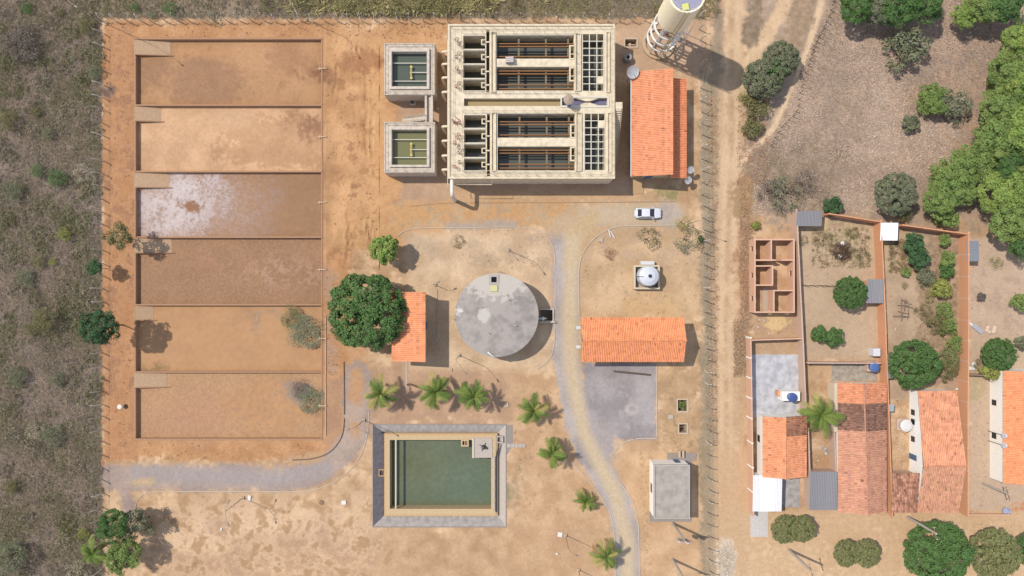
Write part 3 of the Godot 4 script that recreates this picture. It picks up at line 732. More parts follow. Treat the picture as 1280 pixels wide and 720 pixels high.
func build_filter():
	var h := 6.0
	var cm := mat("filter_concrete", C(250, 234, 204), 0.88, "grime", 0.16)
	var rail := mat("rail_filter", C(226, 206, 170), 0.6)
	var brown := mat("trough", C(170, 122, 80), 0.8, "blotch", 0.6)
	var white := mat("bar_white", C(240, 232, 214), 0.7, "blotch", 0.5)
	var o := R(561, 31.5, 767.5, 222.5, h)
	var t := thing("filter_block", Vector3((o[0] + o[2]) / 2, 0, (o[1] + o[3]) / 2), "large cream concrete filter block with dark water cells and white grids", "filter block")
	var cells := []; var deep := []; var grids := []; var chan := []
	for y in [[44.5, 61], [63.5, 79.2], [81.6, 97.4], [99.8, 113]]: cells.append([579, y[0], 606.5, y[1]])
	for y in [[143.8, 159.7], [162.4, 178], [180.5, 196.2], [198.6, 212.8]]: cells.append([580, y[0], 607, y[1]])
	for y in [[44, 73.4], [83.4, 113]]: deep.append([621, y[0], 717.5, y[1]])
	for y in [[142, 172.2], [183, 212.8]]: deep.append([622, y[0], 718.5, y[1]])
	grids = [[727.5, 42.5, 755.5, 113.5], [730, 142, 757, 212.5]]
	chan = [[607.8, 37, 611.8, 115.5], [608.6, 142.5, 612.4, 220], [580, 123, 701, 132.5], [702.5, 122.5, 759, 132]]
	var holes := []
	for p in cells + deep + grids + chan: holes.append(R(p[0], p[1], p[2], p[3], h))
	var mb := MB.new(); mb.slab(o, holes, 0, h); part("deck", mb, cm, t)
	var dark := mat("filter_water_blue", C(94, 98, 92), 0.08)
	var blue := mat("filter_water_blue", C(94, 98, 92), 0.08)
	for p in cells:
		var r := R(p[0], p[1], p[2], p[3], h)
		part("cell_water", pane(r, h - 3.3), dark, t)
		var b := MB.new(); b.cbox(Vector3((r[0] + r[2]) / 2, h + 0.06, r[3] + 0.15), Vector3(r[2] - r[0], 0.12, 0.2)); part("cell_divider", b, white, t)
		var wz: float = (r[1] + r[3]) / 2
		var wb := MB.new(); wb.slab([r[2] - 0.62, wz - 0.42, r[2] + 0.02, wz + 0.42], [[r[2] - 0.45, wz - 0.26, r[2] - 0.02, wz + 0.26]], h - 0.5, h + 0.1, true); part("weir_box", wb, cm, t)
		wb = MB.new(); wb.box(Vector3(r[2] + 0.35, h + 0.08, wz), Vector3(0.62, 0.07, 0.2)); part("outlet_plank", wb, cm, t)
	for i in deep.size():
		var p = deep[i]; var r := R(p[0], p[1], p[2], p[3], h)
		part("cell_water", pane(r, h - 2.7), blue, t)
		for z in [[0.30, 0.42], [0.85, 0.97]] if i % 2 == 0 else [[0.13, 0.25], [0.72, 0.88]]:
			for zz in z:
				var b := MB.new(); var zc: float = lerpf(r[1], r[3], zz)
				b.cbox(Vector3((r[0] + r[2]) / 2, h - 0.75, zc), Vector3(r[2] - r[0], 0.4, 0.16), 0, 0.02); part("trough", b, brown, t)
		for x in [0.285, 0.64, 0.93]:
			var b := MB.new(); b.cbox(Vector3(lerpf(r[0], r[2], x), h - 1.0, (r[1] + r[3]) / 2), Vector3(0.28, 0.35, r[3] - r[1]), 0, 0.02); part("cross_beam", b, mat("beam_grey", C(150, 132, 110), 0.85, "blotch", 0.6), t)
		var wz := lerpf(r[1], r[3], 0.73 if i % 2 == 0 else 0.32)
		var wb := MB.new(); wb.slab([r[2] - 0.72, wz - 1.1, r[2] + 0.02, wz + 1.1], [[r[2] - 0.52, wz - 0.9, r[2] - 0.02, wz + 0.9]], h - 0.7, h + 0.1, true); part("weir_box", wb, cm, t)
		wb = MB.new(); wb.box(Vector3(r[2] - 0.27, h - 0.05, wz + 0.25), Vector3(0.5, 0.1, 0.12)); part("weir_bar", wb, cm, t)
	for i in 2:
		var p = grids[i]; var r := R(p[0], p[1], p[2], p[3], h)
		part("grid_water", pane(r, h - 3.3), dark, t)
		for k in 4:
			var b := MB.new(); b.cbox(Vector3(lerpf(r[0], r[2], k / 3.0) + (0.08 if k == 0 else (-0.08 if k == 3 else 0.0)), h - 0.15, (r[1] + r[3]) / 2), Vector3(0.13, 0.28, r[3] - r[1]), 0, 0.02); part("grid_bar", b, white, t)
		for k in range(1, 8):
			var b := MB.new(); b.cbox(Vector3((r[0] + r[2]) / 2, h - 0.13, lerpf(r[1], r[3], k / 8.0)), Vector3(r[2] - r[0], 0.26, 0.12), 0, 0.02); part("grid_bar", b, white, t)
		var lid := MB.new(); lid.cbox(Vector3(lerpf(r[0], r[2], 0.83), h + 0.01, lerpf(r[1], r[3], [0.81, 0.19][i])), Vector3(1.0, 0.06, 1.0)); part("grid_cover", lid, cm, t)
	for i in 4:
		var p = chan[i]; var r := R(p[0], p[1], p[2], p[3], h)
		part("channel_floor", pane(r, h - [1.4, 1.4, 0.9, 0.75][i]), [mat("chan_dark", C(110, 96, 60), 0.5), mat("chan_dark", C(110, 96, 60), 0.5), mat("chan_silt", C(190, 166, 120), 0.9, "blotch", 0.4), mat("flume_water", C(120, 116, 150), 0.1)][i], t)
	# the measuring flume: walls that narrow to a throat
	var fr := R(702.5, 122.5, 759, 132, h)
	for sgn in [0, 1]:
		var fm := MB.new(); var ze: float = fr[1] if sgn == 0 else fr[3]; var zm: float = (fr[1] + fr[3]) / 2 + (-0.12 if sgn == 0 else 0.12)
		var xs := [lerpf(fr[0], fr[2], 0.3), lerpf(fr[0], fr[2], 0.52), lerpf(fr[0], fr[2], 0.62), lerpf(fr[0], fr[2], 0.82)]
		for k in [[0, 1, 0.0, 1.0], [1, 2, 1.0, 1.0], [2, 3, 1.0, 0.0]]:
			var za: float = lerpf(ze, zm, k[2]); var zb: float = lerpf(ze, zm, k[3]); var y0 := h - 0.75; var y1 := h - 0.02
			var A := Vector3(xs[k[0]], y1, ze); var B := Vector3(xs[k[1]], y1, ze); var Cc := Vector3(xs[k[1]], y1, zb); var D := Vector3(xs[k[0]], y1, za)
			if sgn == 0: fm.quad(D, Cc, B, A)
			else: fm.quad(A, B, Cc, D)
			var dn := Vector3(0, y0 - y1, 0)
			if sgn == 0: fm.quad(D + dn, Cc + dn, Cc, D)
			else: fm.quad(Cc + dn, D + dn, D, Cc)
		part("flume_wall", fm, cm, t)
	var rim := MB.new(); rim.slab([fr[0] - 0.25, fr[1] - 0.25, fr[2] + 0.3, fr[3] + 0.3], [fr], h + 0.001, h + 0.12); part("flume_rim", rim, white, t)
	# low kerbs round the cell groups
	for p in [[613.5, 40, 619.5, 116], [719, 42, 726, 114], [757, 40, 762, 116], [614, 141, 620, 214], [719.5, 141, 727, 214], [759, 141, 764, 216]]:
		var r := R(p[0], p[1], p[2], p[3], h)
		var k := MB.new(); k.slab(r, [inset(r, 0.12)], h + 0.001, h + 0.28); part("deck_kerb", k, cm, t)
	var lip := MB.new(); lip.slab([o[0] - 0.12, o[1] - 0.12, o[2] + 0.12, o[3] + 0.12], [inset(o, 0.16)], h - 0.12, h + 0.2); part("deck_edge", lip, cm, t)
	ring_rail(t, inset(o, 0.45), h, rail)
	for p in [[577.5, 41, 719, 115.5], [578.5, 140, 720, 214.5]]: ring_rail(t, R(p[0], p[1], p[2], p[3], h), h, rail)
	# red handwheels on the west strip
	var red := mat("valve_red", C(170, 54, 50), 0.5)
	for q in [[571.5, 51.5], [574, 57], [574.5, 69], [571, 73.5], [572, 87], [574, 92], [574.5, 106], [571, 110], [574.5, 155], [574, 169.5], [572, 173.5], [569.5, 180], [574, 186], [574.5, 192], [575, 204], [569, 209.5]]:
		var p := g(q[0], q[1], h); var vv := MB.new()
		var tilt := Basis(Vector3(0, 1, 0), rng.randf() * 3.0) * Basis(Vector3(1, 0, 0), 0.5)
		var pts := []
		for k in 11: pts.append(p + Vector3(0, 0.8, 0) + tilt * Vector3(cos(TAU * k / 10), 0, sin(TAU * k / 10)) * 0.3)
		vv.tube(pts, 0.045, 0.045, 5, false)
		for k in 3: vv.tube([p + Vector3(0, 0.8, 0), pts[k * 3]], 0.03, 0.03, 4)
		var hw := part("handwheel", vv, red if rng.randf() < 0.65 else mat("valve_brown", C(130, 96, 84), 0.6), t)
		var s := MB.new(); s.tube([p, p + Vector3(0, 0.85, 0)], 0.06, 0.05, 6); part("valve_stem", s, mat("steel_dull", C(120, 110, 104), 0.5), hw)
	# down pipes on the west wall
	var pm := mat("pipe_cream", C(236, 222, 194), 0.55)
	for y in [64.5, 80, 97, 115, 158, 176, 194.5, 212]:
		var a := g(561, y, 5.2); var e := MB.new()
		e.tube([a, a + Vector3(-0.65, 0, 0), a + Vector3(-0.92, -0.12, 0), a + Vector3(-1.02, -0.4, 0), a + Vector3(-1.02, -5.15, 0)], 0.2, 0.2, 10)
		part("down_pipe", e, pm, t)
	var mp := MB.new(); var z: float = o[3] + 0.9; mp.tube([Vector3(o[0] - 0.25, 5.2, o[1] + 2), Vector3(o[0] - 0.25, 5.2, z), Vector3(o[0] + 6.6, 5.2, z), Vector3(o[0] + 6.6, 5.2, o[3])], 0.06, 0.06, 6); part("service_pipe", mp, pm, t)
	var bp := MB.new(); var ba := g(565, 221, 5.6)
	bp.tube([ba, ba + Vector3(0, 0, 2.2), ba + Vector3(0, -0.3, 2.75), ba + Vector3(0, -0.9, 2.95), ba + Vector3(0, -5.5, 2.95)], 0.3, 0.3, 12); part("main_pipe", bp, mat("pipe_bright", C(232, 232, 226), 0.45), t)
	for x in [582, 611, 632, 665, 700, 720]:
		var s := MB.new(); var p := g(x, 222.5, 4.2); s.tube([p, p + Vector3(0, 0, 0.55), p + Vector3(0, -0.25, 0.7), p + Vector3(0, -0.6, 0.72)], 0.1, 0.1, 8); part("drain_spout", s, pm, t)
	# stair down the east wall
	var sa := g(770.5, 136, h); var sb := g(768.2, 205, 0.2)
	sa.x = o[2] + 0.7; sb.x = o[2] + 0.7
	var land := MB.new(); land.cbox(Vector3(o[2] + 0.72, h - 0.1, sa.z - 0.5), Vector3(1.2, 0.18, 1.1)); part("landing", land, cm, t)
	for k in 26:
		var p := sa.lerp(sb, (k + 0.6) / 26.0); var s := MB.new(); s.box(p, Vector3(0.85, 0.06, 0.24)); part("step", s, cm, t)
	railing(t, [sa + Vector3(0.45, 0, 0), sb + Vector3(0.45, 0, 0)], rail, 0.95, 1.0)
	# things standing on the deck
	var bx := thing("tool_box", g(637, 76.5, h), "small pale grey box with a slatted lid on the filter walkway", "box")
	var c := bx.position; var m := MB.new(); m.cbox(c + Vector3(0, 0.4, 0), Vector3(1.15, 0.8, 0.85), 0.05); part("box_body", m, mat("lilac_grey", C(196, 184, 188), 0.7, "blotch", 1.0), bx)
	for k in 3:
		var sl := MB.new(); sl.cbox(c + Vector3(0, 0.85, -0.3 + 0.3 * k), Vector3(1.25, 0.08, 0.24), 0.05); part("lid_slat", sl, mat("lilac_pale", C(214, 202, 202), 0.7), bx)
	var um := thing("sampling_parasol", g(709.5, 129, h), "round tan parasol shading a blue drum beside the measuring flume", "parasol")
	c = um.position; m = MB.new(); m.lathe(c, [[0.8, 2.0], [0.55, 2.15], [0.05, 2.35], [0.0, 2.36]], 16); part("canopy", m, mat("parasol_tan", C(178, 160, 142), 0.85), um)
	m = MB.new(); m.tube([c, c + Vector3(0, 2.3, 0)], 0.03, 0.03, 6); part("pole", m, mat("steel_dull", C(120, 110, 104), 0.5), um)
	var dr := MB.new(); c = g(711, 132.5, h); dr.lathe(c, [[0.28, 0.0], [0.3, 0.1], [0.3, 0.75], [0.24, 0.8], [0.0, 0.8]], 12)
	single("blue_drum", dr, mat("drum_blue", C(96, 104, 170), 0.4), "small blue plastic drum under the tan parasol on the filter deck", "drum")
	var sack := thing("pipe_heap", g(568, 151, h), "heap of pinkish rags and short pipes on the filter's west walkway", "heap")
	for k in 7:
		var s := MB.new(); var p := sack.position + Vector3(rng.randf_range(-0.5, 0.5), 0.1, rng.randf_range(-0.7, 0.7)); var q := p + Vector3(rng.randf_range(-0.6, 0.6), 0.25, rng.randf_range(-0.6, 0.6))
		s.tube([p, p.lerp(q, 0.5) + Vector3(0, 0.12, 0), q], rng.randf_range(0.07, 0.16), 0.06, 6); part("rag" if k % 2 else "pipe_end", s, mat("rag_%d" % (k % 3), [C(196, 140, 130), C(150, 120, 104), C(214, 196, 180)][k % 3], 0.9), sack)
func build_tower():
	var b := g(823, 54); var cm := mat("tower_paint", Color(0.95, 0.92, 0.81), 0.7, "blotch", 0.25)
	var fm := mat("tower_frame", Color(0.88, 0.87, 0.85), 0.75, "blotch", 0.4)
	var t := thing("water_tower", b, "tall cream cylindrical water tower on ringed concrete columns beside the fence", "water tower")
	var R0 := 2.45; var hb := 10.6; var ht := 18.3
	var m := MB.new(); m.lathe(b, [[R0 + 0.25, -0.05], [R0 + 0.25, 0.35], [R0 - 0.3, 0.4], [R0 - 0.3, -0.05]], 40); part("footing", m, mat("tower_base", C(212, 184, 150), 0.9, "blotch", 0.4), t)
	for k in 6:
		var a := TAU * k / 6 + 0.2; var p := b + Vector3(cos(a), 0, sin(a)) * (R0 - 0.2)
		m = MB.new(); m.boxb(p + Vector3(0, hb / 2, 0), Vector3(0.24, hb, 0.24), Basis(Vector3.UP, -a)); part("column", m, fm, t)
	for y in [2.8, 5.4, 8.0]:
		m = MB.new(); m.lathe(b + Vector3(0, y, 0), [[R0, -0.14], [R0, 0.14], [R0 - 0.26, 0.14], [R0 - 0.26, -0.14], [R0, -0.14]], 40); part("ring_beam", m, fm, t)
	m = MB.new(); m.lathe(b, [[0.0, hb - 0.1], [R0 - 0.5, hb - 0.1], [R0 + 0.05, hb + 0.45], [R0 + 0.05, ht - 0.1], [R0, ht], [R0 - 0.22, ht], [R0 - 0.22, ht - 0.25]], 56); part("tank", m, cm, t)
	m = MB.new(); m.lathe(b + Vector3(0, ht - 0.25, 0), [[R0 - 0.2, 0.0], [0.0, 0.12]], 48); part("tank_roof", m, mat("tower_roof", C(176, 176, 206), 0.6, "blotch", 0.35), t)
	var d := Vector3(-0.1, 0, 1).normalized()
	m = MB.new(); m.cbox(b + d * (R0 - 0.75) + Vector3(-0.1, ht + 0.05, 0), Vector3(0.9, 0.12, 0.9), 0.2); part("hatch", m, mat("hatch_yellow", C(226, 226, 130), 0.6), t)
	m = MB.new(); m.tube([b + Vector3(0, 0, 0), b + Vector3(0, hb, 0)], 0.22, 0.22, 10); part("riser_pipe", m, mat("riser", C(220, 214, 222), 0.6), t)
	# ladder on the south side with its hoops
	var la := b + Vector3(-0.15, 0, R0 + 0.3); var side := Vector3(0.25, 0, 0)
	var ld := MB.new()
	for s in [-1, 1]: ld.tube([la + side * s, la + side * s + Vector3(0, ht + 0.6, 0)], 0.05, 0.05, 5)
	for k in 46: ld.tube([la - side + Vector3(0, 0.3 + k * 0.4, 0), la + side + Vector3(0, 0.3 + k * 0.4, 0)], 0.025, 0.025, 4)
	part("ladder", ld, mat("ladder_paint", C(186, 172, 132), 0.6), t)
	var ra := MB.new()
	for k in 24:
		var a := TAU * k / 24; var p := b + Vector3(cos(a), 0, sin(a)) * (R0 - 0.1) + Vector3(0, ht, 0)
		if k % 2 == 0: ra.tube([p, p + Vector3(0, 0.8, 0)], 0.025, 0.025, 4)
		var e := TAU * (k + 1) / 24; ra.tube([p + Vector3(0, 0.8, 0), b + Vector3(cos(e), 0, sin(e)) * (R0 - 0.1) + Vector3(0, ht + 0.8, 0)], 0.022, 0.022, 4)
	part("roof_rail", ra, fm, t)
	var br := MB.new()
	for k in 4:
		var a := -0.9 + 0.55 * k; var p := b + Vector3(cos(a), 0, sin(a)) * (R0 + 0.9)
		br.tube([p, p + Vector3(0, 9, 0)], 0.05, 0.05, 5)
		if k: br.tube([p + Vector3(0, 3.0 * k - 1, 0), b + Vector3(cos(a - 0.55), 0, sin(a - 0.55)) * (R0 + 0.9) + Vector3(0, 3.0 * k, 0)], 0.05, 0.05, 5)
	part("pipe_rack", br, fm, t)
func dish(c: Vector3, r: float, label: String, mastm: Material, tilt := Vector3(0.2, 1, 0.35)):
	var t := thing("satellite_dish", Vector3(c.x, 0, c.z), label, "satellite dish")
	var up := tilt.normalized(); var x := up.cross(Vector3.FORWARD).normalized(); var bs := Basis(x, up, x.cross(up))
	var mb := MB.new(); var rings := 5
	for i in rings:
		for k in 20:
			var q := []
			for e in [[i, k], [i, k + 1], [i + 1, k + 1], [i + 1, k]]:
				var rr := r * float(e[0]) / rings; var a: float = TAU * e[1] / 20.0
				q.append(c + bs * Vector3(rr * cos(a), 0.28 * rr * rr / r, rr * sin(a)))
			mb.quad(q[3], q[2], q[1], q[0])
	part("reflector", mb, mat("dish_white", C(206, 206, 212), 0.5, "blotch", 0.8), t)
	var arm := MB.new()
	for k in 3: arm.tube([c + bs * Vector3(cos(TAU * k / 3) * r * 0.9, 0.25 * r, sin(TAU * k / 3) * r * 0.9), c + bs * Vector3(0, 0.75 * r, 0)], 0.025, 0.025, 4)
	part("feed_arm", arm, mat("dish_arm", C(170, 170, 176), 0.5), t)
	var ms := MB.new(); ms.tube([Vector3(c.x, 0, c.z), c - up * 0.05], 0.05, 0.05, 6); part("mast", ms, mastm, t)
func build_reservoir():
	var h := 3.9; var c := g(621, 394, h); c.y = 0; var r := 52.3 * S * (H - h) / H
	var t := thing("round_reservoir", c, "low round concrete reservoir with a stained grey roof and a pale hatch", "reservoir")
	var m := MB.new(); m.lathe(c, [[r - 0.12, -0.05], [r - 0.12, h - 0.25]], 72); part("wall", m, mat("reservoir_wall", C(176, 166, 154), 0.9, "blotch", 0.3), t)
	m = MB.new()
	var prof := [[r - 0.14, h - 0.26], [r, h - 0.24], [r, h]]
	for k in 25: prof.append([(r - 0.05) * (1.0 - k / 24.0), h + 0.03 + 0.27 * k / 24.0])
	m.lathe(c, prof, 144)
	var hp := g(617.5, 349.5, h)
	var keep := MB.new()      # leave out the roof where the hatch opens
	for k in m.v.size() / 3:
		var q := (m.v[k * 3] + m.v[k * 3 + 1] + m.v[k * 3 + 2]) / 3.0
		if maxf(absf(q.x - hp.x), absf(q.z - hp.z)) < 0.56: continue
		keep.tri3(m.v[k * 3], m.v[k * 3 + 2], m.v[k * 3 + 1], m.n[k * 3], m.n[k * 3 + 2], m.n[k * 3 + 1])
	m = keep
	var rt := part("roof", m, roof_stain(c, r), t)
	var uv := PackedVector2Array()
	var a: Array = rt.mesh.surface_get_arrays(0)
	for v in a[Mesh.ARRAY_VERTEX]: uv.append(Vector2((v.x - c.x) / (2 * r) + 0.5, (v.z - c.z) / (2 * r) + 0.5))
	a[Mesh.ARRAY_TEX_UV] = uv; var am := ArrayMesh.new(); am.add_surface_from_arrays(Mesh.PRIMITIVE_TRIANGLES, a); rt.mesh = am
	m = MB.new(); m.slab([hp.x - 0.78, hp.z - 0.78, hp.x + 0.78, hp.z + 0.78], [[hp.x - 0.42, hp.z - 0.42, hp.x + 0.42, hp.z + 0.42]], h - 0.2, h + 0.17); part("hatch_frame", m, mat("hatch_grey", C(186, 178, 170), 0.8), t)
	m = MB.new(); m.lathe(c, [[r - 0.3, 1.6], [0, 1.6]], 48); part("water", m, mat("filter_water_blue", C(94, 98, 92), 0.08), t)
	m = MB.new(); m.cbox(g(617.5, 360.5, h) + Vector3(0, 0.3, 0), Vector3(1.15, 0.1, 1.0)); part("hatch_lid", m, mat("lid_lime", C(212, 210, 150), 0.6), t)
	for q in [[600, 383], [634, 374], [643, 406], [609, 415.5]]:
		m = MB.new(); var p := g(q[0], q[1], h); p.y = h + 0.12; m.tube([p, p + Vector3(0, 0.55, 0), p + Vector3(0.12, 0.68, 0.06), p + Vector3(0.28, 0.55, 0.12)], 0.07, 0.07, 6); part("vent_pipe", m, mat("pipe_white", C(226, 218, 204), 0.5), t)
	m = MB.new(); var p := g(566.5, 400.5, 2.6); m.tube([p, p + Vector3(0, -2.6, 0)], 0.09, 0.09, 6); part("level_gauge", m, mat("pipe_white", C(226, 218, 204), 0.5), t)
	m = MB.new(); p = g(617, 444, h + 0.2); m.tube([p + Vector3(-0.9, 0, -0.5), p + Vector3(-0.3, 0.25, 0), p + Vector3(0.4, -0.5, 0.4), p + Vector3(0.4, -4, 0.4)], 0.14, 0.14, 8); part("overflow_pipe", m, mat("pipe_bright", C(232, 232, 226), 0.45), t)
	m = MB.new(); p = g(618, 341, h + 0.1)
	for s in [0.0, 0.4]: m.tube([p + Vector3(s + 0.6, 0.5, 0), p + Vector3(s + 0.6, -3.9, -0.3)], 0.03, 0.03, 4)
	part("ladder", m, mat("steel_dull", C(120, 110, 104), 0.5), t)
	# pump pit at the east side
	var r4 := R(PIT_D[0], PIT_D[1], PIT_D[2], PIT_D[3])
	var pit := thing("pump_pit", Vector3((r4[0] + r4[2]) / 2, -1.2, (r4[1] + r4[3]) / 2), "dark concrete pump pit with a white valve beside the round reservoir", "pit")
	m = MB.new(); m.slab([r4[0] - 0.01, r4[1] - 0.15, r4[2] + 0.15, r4[3] + 0.15], [inset(r4, 0.03)], -2.6, 0.3); part("pit_wall", m, mat("settler_concrete", C(212, 198, 180), 0.9), pit)
	part("pit_floor", pane(r4, -2.6), mat("pit_concrete", C(206, 184, 158), 0.9), pit)
	m = MB.new(); p = g(680, 398); m.tube([p + Vector3(-1.2, 0.4, 0), p + Vector3(0.3, 0.4, 0), p + Vector3(0.35, -1.2, 0)], 0.14, 0.14, 8); m.lathe(p + Vector3(-0.2, 0.4, 0), [[0.1, 0], [0.3, 0.1], [0.3, 0.3], [0, 0.45]], 12); part("valve", m, mat("pipe_bright", C(232, 232, 226), 0.45), pit)
	m = MB.new(); p = g(684, 402.5); m.cbox(p + Vector3(0, 0.55, 0), Vector3(2.6, 0.12, 0.22)); part("cover_beam", m, mat("settler_concrete", C(212, 198, 180), 0.9), pit)
func roof_stain(c: Vector3, r: float) -> StandardMaterial3D:
	var n := 384; var by := PackedByteArray(); by.resize(n * n * 3)
	var a := noise(41, 0.009, 5); var b := noise(43, 0.03, 5); var f := noise(47, 0.2, 3)
	var pale := lin(206, 198, 190); var dark := lin(150, 144, 140); var mid := lin(178, 170, 166); var wht := lin(224, 220, 218)
	for y in n:
		for x in n:
			var u := (x + 0.5) / n * 2 - 1; var v := (y + 0.5) / n * 2 - 1
			var q := a.get_noise_2d(x, y); var s := b.get_noise_2d(x, y)
			var col := mid.lerp(dark, clampf(q * 1.3 + s * 0.5 + 0.25, 0, 1))
			# the newer, paler pour round the hatch, with its ragged edge, and the patched spots
			var pour := clampf((0.62 - Vector2(u * 0.75, v + 0.95).length() + s * 0.3) * 9.0, 0, 1)
			col = col.lerp(pale, pour * 0.9)
			var sp := clampf((0.17 - Vector2(u + 0.3, (v - 0.0) * 0.85).length() + s * 0.06) * 22.0, 0, 1)
			col = col.lerp(lin(206, 200, 194), sp * 0.9)
			var wsp := clampf((0.11 - Vector2((u + 0.9), (v + 0.1)).length() + s * 0.1) * 16.0, 0, 1)
			col = col.lerp(wht, wsp * 0.9)
			var k := 1.0 + f.get_noise_2d(x, y) * 0.18
			var o := Color(col.r * k, col.g * k, col.b * k).linear_to_srgb(); var i := (y * n + x) * 3
			by[i] = clampi(int(o.r * 255), 0, 255); by[i + 1] = clampi(int(o.g * 255), 0, 255); by[i + 2] = clampi(int(o.b * 255), 0, 255)
	var m := StandardMaterial3D.new(); m.albedo_texture = ImageTexture.create_from_image(Image.create_from_data(n, n, false, Image.FORMAT_RGB8, by)); m.roughness = 0.9; m.metallic_specular = 0.2
	return m
func pond_surface(w: Array) -> MB:
	var mb := MB.new(); mb.site = true
	mb.quad(Vector3(w[0], -1.7, w[3]), Vector3(w[2], -1.7, w[3]), Vector3(w[2], -1.7, w[1]), Vector3(w[0], -1.7, w[1]))
	return mb
func pond_mat() -> StandardMaterial3D:
	var m := site_mat("pond_water", 0.07); m.metallic_specular = 0.5
	return m
func build_pond():
	var o := R(466.5, 531, 632, 658); var k := R(480.5, 541.5, 622, 644.5); var w := R(487.5, 549.5, 614, 635.5)
	var yb := -0.45; var yt := 0.25
	var t := thing("settling_pond", Vector3((o[0] + o[2]) / 2, -3, (o[1] + o[3]) / 2), "rectangular pond of green water with cream walls and a grey concrete apron", "pond")
	var stain := mat("apron_stained", C(192, 184, 180), 0.9, "stain", 0.16); var pale := mat("apron_pale", C(206, 194, 184), 0.9, "blotch", 0.3)
	var bit := mat("apron_bitumen", C(124, 120, 128), 0.85, "stain", 0.2)
	var cream := mat("pond_wall", C(222, 192, 148), 0.9, "blotch", 0.3)
	var P := func(r, i, y): return Vector3(r[0] if i == 0 or i == 3 else r[2], y, r[1] if i < 2 else r[3])
	for i in 4:
		var m := MB.new(); var j: int = (i + 1) % 4
		m.quad(P.call(k, i, yb), P.call(k, j, yb), P.call(o, j, 0.01), P.call(o, i, 0.01))
		part("apron", m, [stain, pale, stain, bit][i], t, ["", "pale clean concrete apron", "", "dark bitumen-coated apron"][i])
	var kb := MB.new(); kb.slab([o[0] - 0.15, o[1] - 0.15, o[2] + 0.15, o[3] + 0.15], [o], -0.1, 0.06); part("apron_edge", kb, mat("edge_grey", C(168, 158, 152), 0.9, "blotch", 0.5), t)
	var mb := MB.new(); mb.slab(k, [inset(k, 0.25)], -3.2, yt - 0.1); part("outer_rim", mb, mat("pond_rim", C(226, 184, 132), 0.9, "blotch", 0.4), t)
	mb = MB.new(); mb.slab(inset(k, 0.25), [w], -3.2, yt); part("wall", mb, cream, t)
	part("water", pond_surface(w), pond_mat(), t)
	var x := g(495, 0).x; var bm := MB.new(); bm.cbox(Vector3(x, yt - 0.15, (w[1] + w[3]) / 2), Vector3(0.24, 0.28, w[3] - w[1] + 0.5)); part("beam", bm, mat("beam_pale", C(214, 204, 176), 0.85), t)
	# square manhole in the west apron
	var mh := g(477.5, 591); mb = MB.new(); mb.slab([mh.x - 0.55, mh.z - 0.6, mh.x + 0.45, mh.z + 0.6], [[mh.x - 0.4, mh.z - 0.42, mh.x + 0.3, mh.z + 0.42]], -1.7, 0.05); part("manhole", mb, mat("manhole_orange", C(206, 160, 118), 0.9, "blotch", 0.6), t)
	part("manhole_floor", pane([mh.x - 0.41, mh.z - 0.43, mh.x + 0.31, mh.z + 0.43], -1.7), mat("pit_soil", C(168, 140, 116), 0.95), t)
	# intake platform in the corner, its shaft and the strip along the east wall
	var pl := R(590.5, 547, 615.5, 571.5); mb = MB.new(); mb.slab(pl, [], -0.2, yt + 0.08, true); part("platform", mb, pale, t)
	mb = MB.new(); mb.span(pl[0] - 0.02, pl[1], pl[0] + 0.3, pl[3] + 0.02, yt + 0.08, yt + 0.2); part("platform_edge", mb, mat("beam_pale", C(214, 204, 176), 0.85), t)
	var pm := MB.new(); var pc := g(604.5, 558.5, 0.4); pm.lathe(pc, [[0.34, -0.1], [0.34, 0.35], [0.22, 0.5], [0.22, 0.85], [0.0, 0.95]], 14)
	for q in 4: pm.tube([pc + Vector3(0, 0.2, 0), pc + Vector3(cos(q * 1.6 + 0.4), 0.05, sin(q * 1.6 + 0.4)) * 0.75], 0.06, 0.04, 5)
	part("pump", pm, mat("pump_dark", C(66, 66, 72), 0.4), t)
	var lad := MB.new(); var l0 := g(604, 572, 0.3); lad.tube([l0, l0 + Vector3(0.5, -2.4, 0.8)], 0.05, 0.05, 5); lad.tube([l0 + Vector3(0.4, 0, 0), l0 + Vector3(0.9, -2.4, 0.8)], 0.05, 0.05, 5); part("ladder", lad, mat("beam_pale", C(214, 204, 176), 0.85), t)
	var bx := R(576.5, 549, 586, 557.5); mb = MB.new(); mb.slab(bx, [inset(bx, 0.22)], -0.6, yt + 0.1); part("inlet_box", mb, cream, t)
	part("inlet_floor", pane(inset(bx, 0.2), -0.5), mat("pit_soil", C(168, 140, 116), 0.95), t)
	mb = MB.new(); mb.cbox(Vector3((bx[0] + bx[2]) / 2, yt + 0.02, (bx[1] + bx[3]) / 2), Vector3(0.14, 0.14, bx[3] - bx[1] - 0.3)); part("inlet_bar", mb, cream, t)
	var sh := g(624.8, 549); mb = MB.new(); mb.slab([sh.x - 0.55, sh.z - 0.55, sh.x + 0.55, sh.z + 0.55], [[sh.x - 0.38, sh.z - 0.38, sh.x + 0.38, sh.z + 0.38]], -1.8, 0.3); part("shaft", mb, pale, t)
	part("shaft_floor", pane([sh.x - 0.39, sh.z - 0.39, sh.x + 0.39, sh.z + 0.39], -1.8), mat("pit_concrete", C(206, 184, 158), 0.9), t)
	var pp := MB.new(); pp.tube([g(624, 555, 0.3), g(620, 572, 0.3), g(620, 640, 0.3)], 0.11, 0.11, 8); part("suction_pipe", pp, mat("pump_dark", C(66, 66, 72), 0.4), t)
	var cov := 0
	for y in [576, 590, 604, 618, 632]:
		var cv := MB.new(); cv.cbox(g(617.3, y, yt) + Vector3(0, 0.05, 0), Vector3(0.36, 0.08, 1.6), 0, 0.02); part("channel_cover", cv, pale, t)
	# path from the pond's shaft
	var pth := MB.new()
